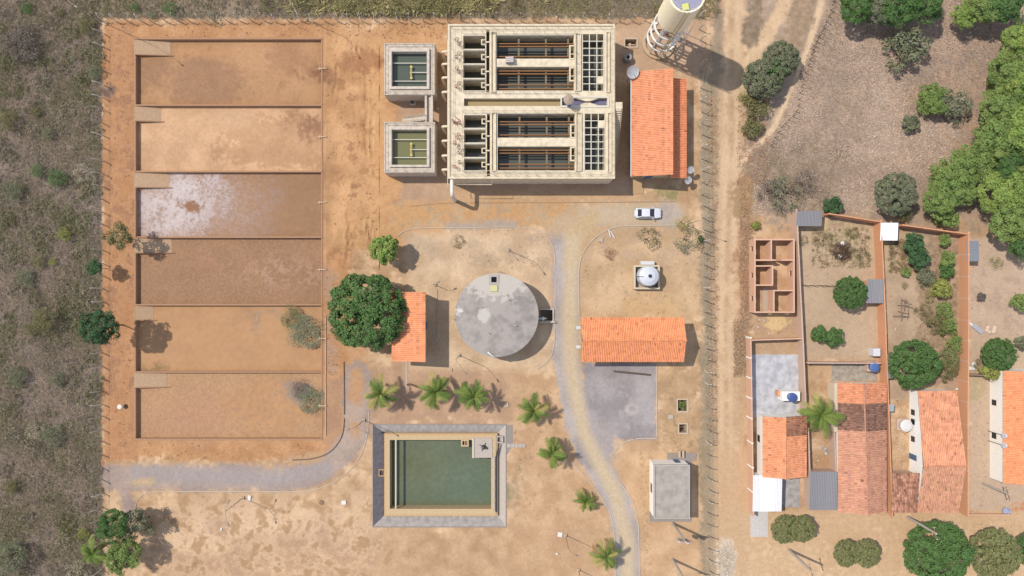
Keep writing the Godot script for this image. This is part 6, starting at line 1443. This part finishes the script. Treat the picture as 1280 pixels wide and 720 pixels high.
	for q in [[25, 56, 22, 1.6, "violet", "weedy", "big purplish leafless bush west of the fence corner"], [8, 150, 12, 1.2, "olive", "weedy", "olive bush at the scrub's western edge"], [70, 222, 11, 1.2, "dark", "weedy", "dark green bush beside the whitish shrub"], [106, 219, 13, 1.2, "pale", "sparse", "whitish flowering shrub near the west fence"], [15, 240, 12, 1.1, "grey", "weedy", "grey bush in the middle of the western scrub"], [46, 213, 8, 0.9, "dark", "weedy", "low dark bush between grey weeds"], [80, 293, 8, 1.0, "lime", "weedy", "yellow-green bush standing alone in the scrub"], [48, 327, 8, 0.9, "olive", "weedy", "olive clump west of the little green tree"], [65, 327, 5, 0.7, "lime", "weedy", "tiny yellow-green clump in the scrub"], [30, 347, 11, 1.0, "grey", "weedy", "grey-green bush with a dark shadow"], [53, 400, 14, 2.2, "olive", "weedy", "olive bush west of the full fence tree"], [36, 411, 8, 1.2, "olive", "weedy", "small olive bush beside a larger one"], [44, 538, 10, 1.2, "pale", "sparse", "pale flowering bush in the southern scrub"], [66, 545, 13, 1.0, "grey", "weedy", "grey bush standing in for dark shadows beside the pale bush"], [8, 698, 22, 2.4, "grey", "weedy", "grey leafy bush at the scrub's southern corner"], [97, 715, 12, 1.6, "pale", "sparse", "pale shrub beside the scrub palm"], [104, 667, 7, 0.8, "lime", "weedy", "yellowish tuft near the corner trees"], [33, 10, 7, 0.7, "dark", "weedy", "small dark bush in the north-western scrub"], [74, 15, 5, 0.6, "olive", "weedy", "tiny olive bush by the scrub path"], [168, 9, 5, 0.7, "dark", "weedy", "small dark bush north of the fence corner"], [190, 19, 5, 0.6, "grey", "weedy", "tiny grey bush at the north fence"], [212, 11, 9, 1.2, "dark", "weedy", "dark green bush north of the drying beds"], [265, 22, 8, 0.9, "grey", "sparse", "whitish weed leaning over the north fence"], [60, 166, 7, 0.8, "grey", "weedy", "low grey bush in the upper scrub"], [44, 140, 6, 0.7, "olive", "weedy", "low olive bush in the upper scrub"], [108, 32, 10, 0.9, "olive", "weedy", "olive weeds at the western fence corner"], [118, 90, 9, 0.8, "grey", "weedy", "grey weeds against the west fence"], [12, 610, 9, 1.0, "olive", "weedy", "olive shrub in the pale grass of the southern scrub"], [70, 475, 9, 0.9, "grey", "weedy", "grey shrub south of the olive bush"], [20, 470, 12, 1.1, "grey", "weedy", "spreading grey shrub at the scrub's western edge"]]:  # the grey bush by the pale one stands in for dark shadows
		tree("scrub_bush", q[0], q[1], q[2], q[3], q[4], q[5], q[6], "bush", sg, 0.55)
	for q in [[335, 4, 10], [372, 3, 9], [440, 5, 14], [470, 3, 15], [500, 4, 14], [528, 2, 15], [556, 5, 12], [610, 4, 11], [645, 3, 10]]:
		tree("tall_reeds", q[0], q[1], q[2], 1.2, "olive", "sparse", "reed clump among the yellow-green reeds beyond the north fence" if q[0] > 430 and q[0] < 570 else "olive reed clump beyond the north fence", "reeds", "yellow reeds" if q[0] > 430 and q[0] < 570 else "olive reeds", 0.8)
	# north-eastern field and grove
	for q in [[954, 99, 24, 2.6, "grey", "canopy", "grey-green thicket east of the tower's shadow"], [976, 74, 22, 2.6, "grey", "canopy", "taller bush merging with the thicket by the track fork"], [968, 92, 18, 2.8, "dark", "loose", "dark middle bush of the thicket by the track fork"], [944, 134, 16, 1.2, "olive", "loose", "olive bush south of the thicket"], [940, 158, 14, 1.0, "olive", "loose", "low olive bush beside the narrow footpath"], [932, 120, 9, 0.9, "lime", "sparse", "yellowish weed at the track's edge"], [985, 238, 22, 1.8, "grey", "sparse", "leafless grey thicket north of the roofless house"], [1004, 228, 14, 1.6, "violet", "sparse", "purplish bare bush beside the leafless thicket"], [962, 238, 14, 1.4, "violet", "sparse", "bare twiggy bush by the dirt track"], [1041, 257, 11, 1.4, "teal", "small", "blue-green bush behind the grey shed roof"], [945, 282, 5, 0.6, "lime", "small", "small yellow-green bush above the roofless house"], [1133, 62, 25, 2.4, "grey", "loose", "greyish round bush alone in the dry field"], [1166, 126, 18, 2.2, "mid", "dense", "green bush leaning on a greyer one in the field"], [1193, 134, 18, 2.0, "grey", "loose", "grey-green bush joined to the green field bush"], [1139, 154, 10, 1.2, "grey", "small", "small spiky grey-green bush in the dry field"], [1243, 105, 10, 1.4, "lime", "loose", "yellowish shrub at the grove's edge"], [1248, 78, 6, 1.0, "teal", "small", "tiny dark shrub at the grove's edge"]]:
		tree("field_bush", q[0], q[1], q[2], q[3], q[4], q[5], q[6], "bush", "bushes of the dry field", 0.8)
	for q in [[1070, 6, 22, 4.5, "dark", "western tree of the northern grove by the stake fence"], [1095, 14, 18, 4.0, "grey", "greyish tree between two dark crowns of the northern grove"], [1122, 8, 24, 5.0, "dark", "broad dark grove tree above the lone greyish field bush"], [1158, 2, 24, 5.0, "dark", "second broad dark tree of the northern grove"], [1206, 20, 15, 3.6, "bright", "small bright tree at the sunny edge of the northern grove"], [1228, 8, 22, 4.5, "mid", "mid-green grove tree behind the small bright one"], [1258, 2, 24, 5.0, "dark", "dark grove tree where the grove meets the eastern row"]]:
		tree("grove_tree", q[0], q[1], q[2], q[3], q[4], "dense", q[5], "tree", "trees of the northern grove", 0.7)
	for q in [[1274, 50, 20, 4.0, "bright", "bright tree at the head of the eastern row beside the northern grove"], [1262, 88, 22, 4.2, "mid", "darker row tree next to the tiny dark shrub"], [1281, 105, 26, 4.6, "bright", "bright row tree behind the yellowish shrub at the grove's edge"], [1252, 132, 24, 4.2, "mid", "row tree whose crown meets the yellowish shrub"], [1278, 160, 28, 4.8, "bright", "broad bright row tree in the thick of the eastern row"], [1244, 172, 28, 4.4, "mid", "broad mid-green row tree jutting into the dry field"], [1213, 205, 24, 4.0, "mid", "row tree south of the grey-green field bush pair"], [1262, 205, 22, 3.6, "dark", "dark gap-filling tree in the middle of the eastern row"], [1186, 225, 24, 4.0, "mid", "row tree nearest the lone grey-green tree"], [1178, 250, 22, 3.6, "mid", "row tree overhanging the kitchen garden's back wall"], [1205, 238, 18, 3.4, "mid", "narrow row tree squeezed between two broader crowns"], [1254, 240, 26, 4.4, "bright", "bright row tree above the bare path behind the walls"], [1266, 275, 28, 4.6, "mid", "large row tree shading the bare yard's upper end"], [1283, 232, 22, 4.6, "mid", "row tree behind the bright one above the bare path"], [1285, 300, 24, 4.2, "dark", "dark row tree at the bare yard's far fence"]]:
		tree("row_tree", q[0], q[1], q[2], q[3], q[4], "dense", q[5], "tree", "trees of the eastern row", 0.7)
	tree("row_tree", 1120, 242, 26, 3.4, "grey", "canopy", "grey-green tree west of the bright eastern row", "tree", "", 0.7)
	tree("row_tree", 1184, 272, 12, 1.8, "mid", "small", "low green bush against the kitchen garden's back wall", "bush")
	tree("row_tree", 1130, 268, 10, 1.4, "olive", "loose", "olive undergrowth behind the white shed roof", "bush")
	# yards
	for q in [[1063, 366, 20, 2.8, "dark", "canopy", "round dark tree beside the grey shed roof", "tree"], [1024, 418, 9.5, 1.6, "dark", "small", "west half of the pair of small trees in the sandy yard", "tree"], [1042, 422, 11, 1.6, "dark", "small", "larger of the paired small trees in the sandy yard", "tree"], [1142, 304, 12, 1.8, "teal", "small", "upper of two dark shrubs in the kitchen garden", "shrub"], [1149, 322, 12, 1.9, "teal", "small", "lower of two dark shrubs in the kitchen garden", "shrub"], [1181, 300, 7, 1.2, "mid", "small", "small round shrub near the garden's back wall", "shrub"], [1184, 323, 9, 1.5, "mid", "small", "green shrub in the garden bed by the tall wall", "shrub"], [1183, 338, 9, 1.4, "dark", "small", "dark shrub directly below a green one in the garden bed", "shrub"], [1157, 347, 11, 1.3, "grey", "loose", "greyish shrub in the middle of the garden", "shrub"], [1176, 361, 11, 1.5, "lime", "small", "yellow-green shrub in the garden bed", "shrub"], [1162, 372, 6, 0.9, "lime", "sparse", "small yellowish herb beside the yellow-green shrub", "shrub"], [1132, 340, 6, 0.8, "mid", "small", "little green shrub in the sandy part of the garden", "shrub"], [1131, 357, 4, 0.5, "olive", "sparse", "wilted sprig below the little green shrub", "shrub"], [1182, 388, 11, 1.5, "mid", "loose", "spiky green plant in the garden bed", "shrub"], [1172, 405, 13, 1.5, "olive", "loose", "pale olive thicket in the garden bed", "shrub"], [1186, 408, 11, 1.5, "mid", "loose", "green thicket against the tall wall", "shrub"], [1194, 428, 11, 1.5, "mid", "loose", "leafy green clump on the tall brick wall", "shrub"], [1188, 446, 12, 1.7, "street", "loose", "pale broad-leaved banana clump by the wall", "shrub"], [1185, 464, 12, 1.4, "olive", "loose", "olive thicket above the salmon roof", "shrub"], [1154, 388, 9, 1.0, "olive", "sparse", "thin weeds along the garden's earth edge", "shrub"], [1143, 455, 30, 3.2, "dark", "canopy", "large dark tree shading the end of the kitchen garden", "tree"], [1249, 443, 20, 2.6, "dark", "canopy", "dense dark tree in the eastern bare yard", "tree"], [1241, 462, 13, 1.6, "lime", "small", "yellow-green bush below the dense dark tree", "shrub"], [1226, 455, 7, 1.0, "olive", "sparse", "thin reddish shrub beside the yellow bush", "shrub"], [1246, 328, 7, 1.0, "lime", "sparse", "sparse yellowish shrub in the bare yard", "shrub"], [1227, 371, 5, 0.7, "violet", "small", "small dull brown shrub in the bare yard", "shrub"], [1275, 378, 10, 1.6, "mid", "small", "round green shrub at the bare yard's edge", "shrub"], [1279, 428, 9, 1.5, "grey", "small", "grey-green shrub east of the dense dark tree", "shrub"], [1064, 288, 8, 0.8, "olive", "sparse", "olive weeds north of the rubbish heap", "shrub"], [1030, 300, 11, 0.8, "dry", "sparse", "dry thorny weeds west of the rubbish heap", "shrub"], [1075, 318, 10, 0.7, "olive", "sparse", "low olive weeds east of the rubbish heap", "shrub"], [1003, 300, 6, 0.5, "dry", "sparse", "dry weed by the plastered wall", "shrub"]]:
		tree("yard_tree" if q[7] == "tree" else "yard_shrub", q[0], q[1], q[2], q[3], q[4], q[5], q[6], q[7], "plants of the village yards", 0.75)
	for q in [[981, 662, 17, 2.8, "western lobe of the clipped heart-shaped street tree"], [1003, 661, 16, 2.8, "eastern lobe of the clipped heart-shaped street tree"], [1058, 692, 16, 2.8, "western half of the clipped oblong street tree"], [1083, 692, 17, 2.8, "eastern half of the clipped oblong street tree"], [1172, 692, 40, 4.4, "largest clipped street tree with a dense round crown"], [1243, 694, 31, 4.0, "olive round street tree beside the largest one"], [1289, 688, 20, 3.6, "street tree at the far end of the row"]]:
		tree("street_tree", q[0], q[1], q[2], q[3], "dark" if q[2] == 40 or q[0] > 1280 else "street", "canopy", q[4], "tree", "clipped street trees", 0.6)
# ---------- grass and weeds: far too many to count ----------
func tuft_mesh(sd: int, n: int, lean: float) -> ArrayMesh:
	var r := RandomNumberGenerator.new(); r.seed = sd; var mb := MB.new()
	for k in n:
		var a := r.randf() * TAU; var p := Vector3(cos(a), 0, sin(a)) * r.randf() * 0.35; var d := Vector3(cos(a + r.randfn() * 0.5), 0, sin(a + r.randfn() * 0.5))
		var tip := p + d * lean * r.randf_range(0.5, 1.2) + Vector3(0, r.randf_range(0.5, 1.0), 0); var w := d.cross(Vector3.UP) * r.randf_range(0.05, 0.1); var t := r.randf_range(0.88, 1.12)
		mb.col = Color(t, t, t)
		mb.quad(p - w, p + w, tip + w * 0.5, tip - w * 0.5)
	return mb.mesh()
func meadow(called: String, label: String, n: int, tones: Array, size: Vector2, place: Callable, lean := 0.7, shape: ArrayMesh = null):
	var mm := MultiMesh.new(); mm.transform_format = MultiMesh.TRANSFORM_3D; mm.use_colors = true; mm.mesh = shape if shape else tuft_mesh(called.length(), 9, lean)
	var xf := []; var cs := []
	var pn := noise(called.length() * 7, 0.06, 3)
	for k in n * 3:
		if xf.size() >= n: break
		var q: Vector2 = place.call()
		var p := g(q.x, q.y); var d := pn.get_noise_2d(p.x, p.z)
		if rng.randf() > 0.9 + d * 0.8: continue
		p.y = maxf(0.0, ground_h(p.x, p.z)) - 0.03
		var s := rng.randf_range(size.x, size.y)
		xf.append(Transform3D(Basis(Vector3.UP, rng.randf() * TAU).scaled(Vector3(s, s * rng.randf_range(0.5, 1.0), s)), p))
		var c: Array = tones[clampi(int((d * 1.2 + 0.5 + rng.randf_range(-0.4, 0.4)) * tones.size()), 0, tones.size() - 1)]
		var t := rng.randf_range(0.85, 1.15); var l := lin(c[0] * 1.0, c[1] * 1.0, c[2] * 1.0); cs.append(Color(l.r * t, l.g * t, l.b * t))
	mm.instance_count = xf.size()
	for k in xf.size(): mm.set_instance_transform(k, xf[k]); mm.set_instance_color(k, cs[k])
	var o := MultiMeshInstance3D.new(); o.multimesh = mm; o.name = called; o.material_override = mat("grass_blade", Color(1, 1, 1), 0.9, "", 1, 0, true); add_child(o)
	tag(o, label, "grass", "", "stuff")
func pick(a: Array) -> Vector2:
	return Vector2(rng.randf_range(a[0], a[2]), rng.randf_range(a[1], a[3]))
func build_grass():
	var U := func(x0, y0, x1, y1): return Vector2(rng.randf_range(x0, x1), rng.randf_range(y0, y1))
	meadow("dry_scrub", "dense dry grey-brown scrub west of the fence", 70000, [[178, 160, 144], [168, 150, 130], [184, 164, 144], [160, 146, 120], [150, 142, 108]], Vector2(0.14, 0.42), func(): return U.call(-60, -50, 126, 770))
	var clump := crown_mesh(13, 14, 420, 0.075, 0.6, 0.1, 0.42)
	meadow("scrub_thicket", "low blended thicket of olive and grey-brown brush west of the fence", 900, [[160, 148, 132], [150, 140, 118], [166, 150, 130], [146, 142, 104], [134, 134, 92]], Vector2(0.4, 1.5), func(): return U.call(-60, -50, 124, 770), 0.7, clump)
	meadow("northern_thicket", "low brush among the weeds beyond the north fence", 160, [[150, 140, 118], [146, 142, 104], [160, 148, 128]], Vector2(0.3, 0.9), func(): return U.call(130, -50, 800, 18), 0.7, clump)
	meadow("northern_weeds", "weedy strip of grey-green grass along the north fence", 16000, [[164, 148, 124], [174, 156, 130], [150, 142, 104], [162, 152, 104]], Vector2(0.15, 0.45), func(): return U.call(128, -50, 900, 23))
	meadow("dry_field_grass", "withered pinkish brown grass covering the open field", 52000, [[196, 172, 156], [214, 188, 168], [202, 174, 154], [236, 210, 190]], Vector2(0.12, 0.34), func():
		var p: Vector2 = U.call(940, -50, 1340, 268)
		while p.x < 1034 - p.y * 0.42 + 4 and p.y < 180: p = U.call(940, -50, 1340, 268)
		return p)
	meadow("verge_weeds", "reddish dry weeds on the verges of the dirt track", 2300, [[206, 156, 122], [210, 170, 136], [188, 160, 130]], Vector2(0.2, 0.45), func(): return pick([[926, 230, 940, 412], [922, 120, 960, 230], [884, 120, 897, 560], [918, 400, 934, 470]][rng.randi() % 4]))
	meadow("fence_line_grass", "grey-green grass growing under the east fence", 1500, [[186, 172, 140], [176, 166, 128], [196, 178, 148]], Vector2(0.08, 0.2), func(): return U.call(874, 80, 892, 720))
	meadow("reed_blades", "tall yellow-green reeds beyond the north fence", 2600, [[176, 166, 108], [158, 150, 98], [190, 176, 120]], Vector2(0.5, 1.1), func(): return Vector2(500 + rng.randfn() * 48, rng.randf_range(-20, 14)), 0.9)
	meadow("yard_weeds", "small dry weeds dotting the sandy yards of the works", 620, [[186, 156, 124], [174, 146, 114], [160, 144, 104]], Vector2(0.1, 0.3), func(): return pick([[515, 290, 690, 335], [728, 290, 876, 392], [132, 40, 166, 560], [180, 620, 460, 715], [640, 480, 700, 715], [826, 460, 878, 560], [800, 560, 815, 715]][rng.randi() % 7]))
	var chip := MB.new(); chip.boxb(Vector3(0, 0.15, 0), Vector3(1, 0.3, 0.5), Basis.from_euler(Vector3(0.2, 0.4, 0.1)))
	meadow("yard_litter", "scattered scraps and chips littering the village yards", 420, [[120, 100, 86], [206, 196, 186], [150, 124, 104], [226, 222, 220], [186, 120, 92]], Vector2(0.06, 0.24), func(): return pick([[1002, 340, 1094, 448], [1106, 340, 1148, 440], [1214, 300, 1280, 440], [945, 395, 996, 418], [1214, 470, 1236, 635], [1012, 540, 1040, 586], [1118, 500, 1135, 585], [960, 640, 1280, 660]][rng.randi() % 8]), 0.7, chip.mesh())
	meadow("earth_clods", "loose clods and pebbles on the orange earth round the drying beds", 1500, [[168, 120, 84], [184, 136, 98], [150, 108, 80], [206, 160, 120]], Vector2(0.06, 0.3), func(): return pick([[131, 30, 167, 560], [131, 28, 400, 45], [405, 30, 475, 335], [405, 30, 555, 48], [405, 340, 428, 470], [170, 553, 400, 575]][rng.randi() % 6]), 0.7, chip.mesh())
	meadow("garden_weeds", "dry weeds and leaf litter of the kitchen garden", 1700, [[150, 132, 96], [132, 124, 84], [170, 142, 110]], Vector2(0.15, 0.4), func(): return pick([[1150, 305, 1196, 470], [1015, 285, 1088, 335], [1110, 300, 1150, 340]][rng.randi() % 3]))
func _ready():
	rng.seed = 20240607
	var cam := Camera3D.new(); cam.name = "camera"; add_child(cam)
	cam.position = Vector3(0, H, 0); cam.rotation_degrees = Vector3(-90, 0, 0)
	cam.fov = rad_to_deg(2.0 * atan(360.0 * S / H)); cam.near = 1.0; cam.far = 3000.0; cam.current = true
	var env := Environment.new(); env.background_mode = Environment.BG_SKY
	var sm := ProceduralSkyMaterial.new()
	sm.sky_top_color = Color(0.60, 0.64, 0.72); sm.sky_horizon_color = Color(0.86, 0.86, 0.86); sm.sky_curve = 0.2; sm.energy_multiplier = 1.35
	sm.ground_bottom_color = Color(0.45, 0.38, 0.3); sm.ground_horizon_color = Color(0.7, 0.68, 0.64)
	var sky := Sky.new(); sky.sky_material = sm; env.sky = sky
	env.tonemap_mode = Environment.TONE_MAPPER_LINEAR; env.tonemap_exposure = 1.08
	env.sdfgi_enabled = true; env.ssao_enabled = true; env.ssil_enabled = true
	var we := WorldEnvironment.new(); we.name = "environment"; we.environment = env; add_child(we)
	var sun := DirectionalLight3D.new(); sun.name = "sun"; add_child(sun)
	sun.light_energy = 1.3; sun.light_angular_distance = 0.6; sun.light_color = Color(1.0, 0.96, 0.9); sun.shadow_enabled = true
	sun.look_at_from_position(Vector3.ZERO, Vector3(0.635, -1.0, 0.288), Vector3.UP)
	grey("blotch", 5, 0.02, 6, 0.88, 1.0, 1.0)
	grey("stain", 9, 0.012, 7, 0.76, 1.0, 0.8)
	grey("grime", 15, 0.01, 7, 0.82, 1.0, 0.7)
	make_site()
	build_ground()
	build_roads()
	build_beds()
	build_settlers()
	build_filter()
	build_tower()
	build_reservoir()
	build_pond()
	build_works_houses()
	build_village()
	build_fences()
	build_poles()
	build_lamps()
	build_car()
	build_plants()
	build_clutter()
	build_grass()
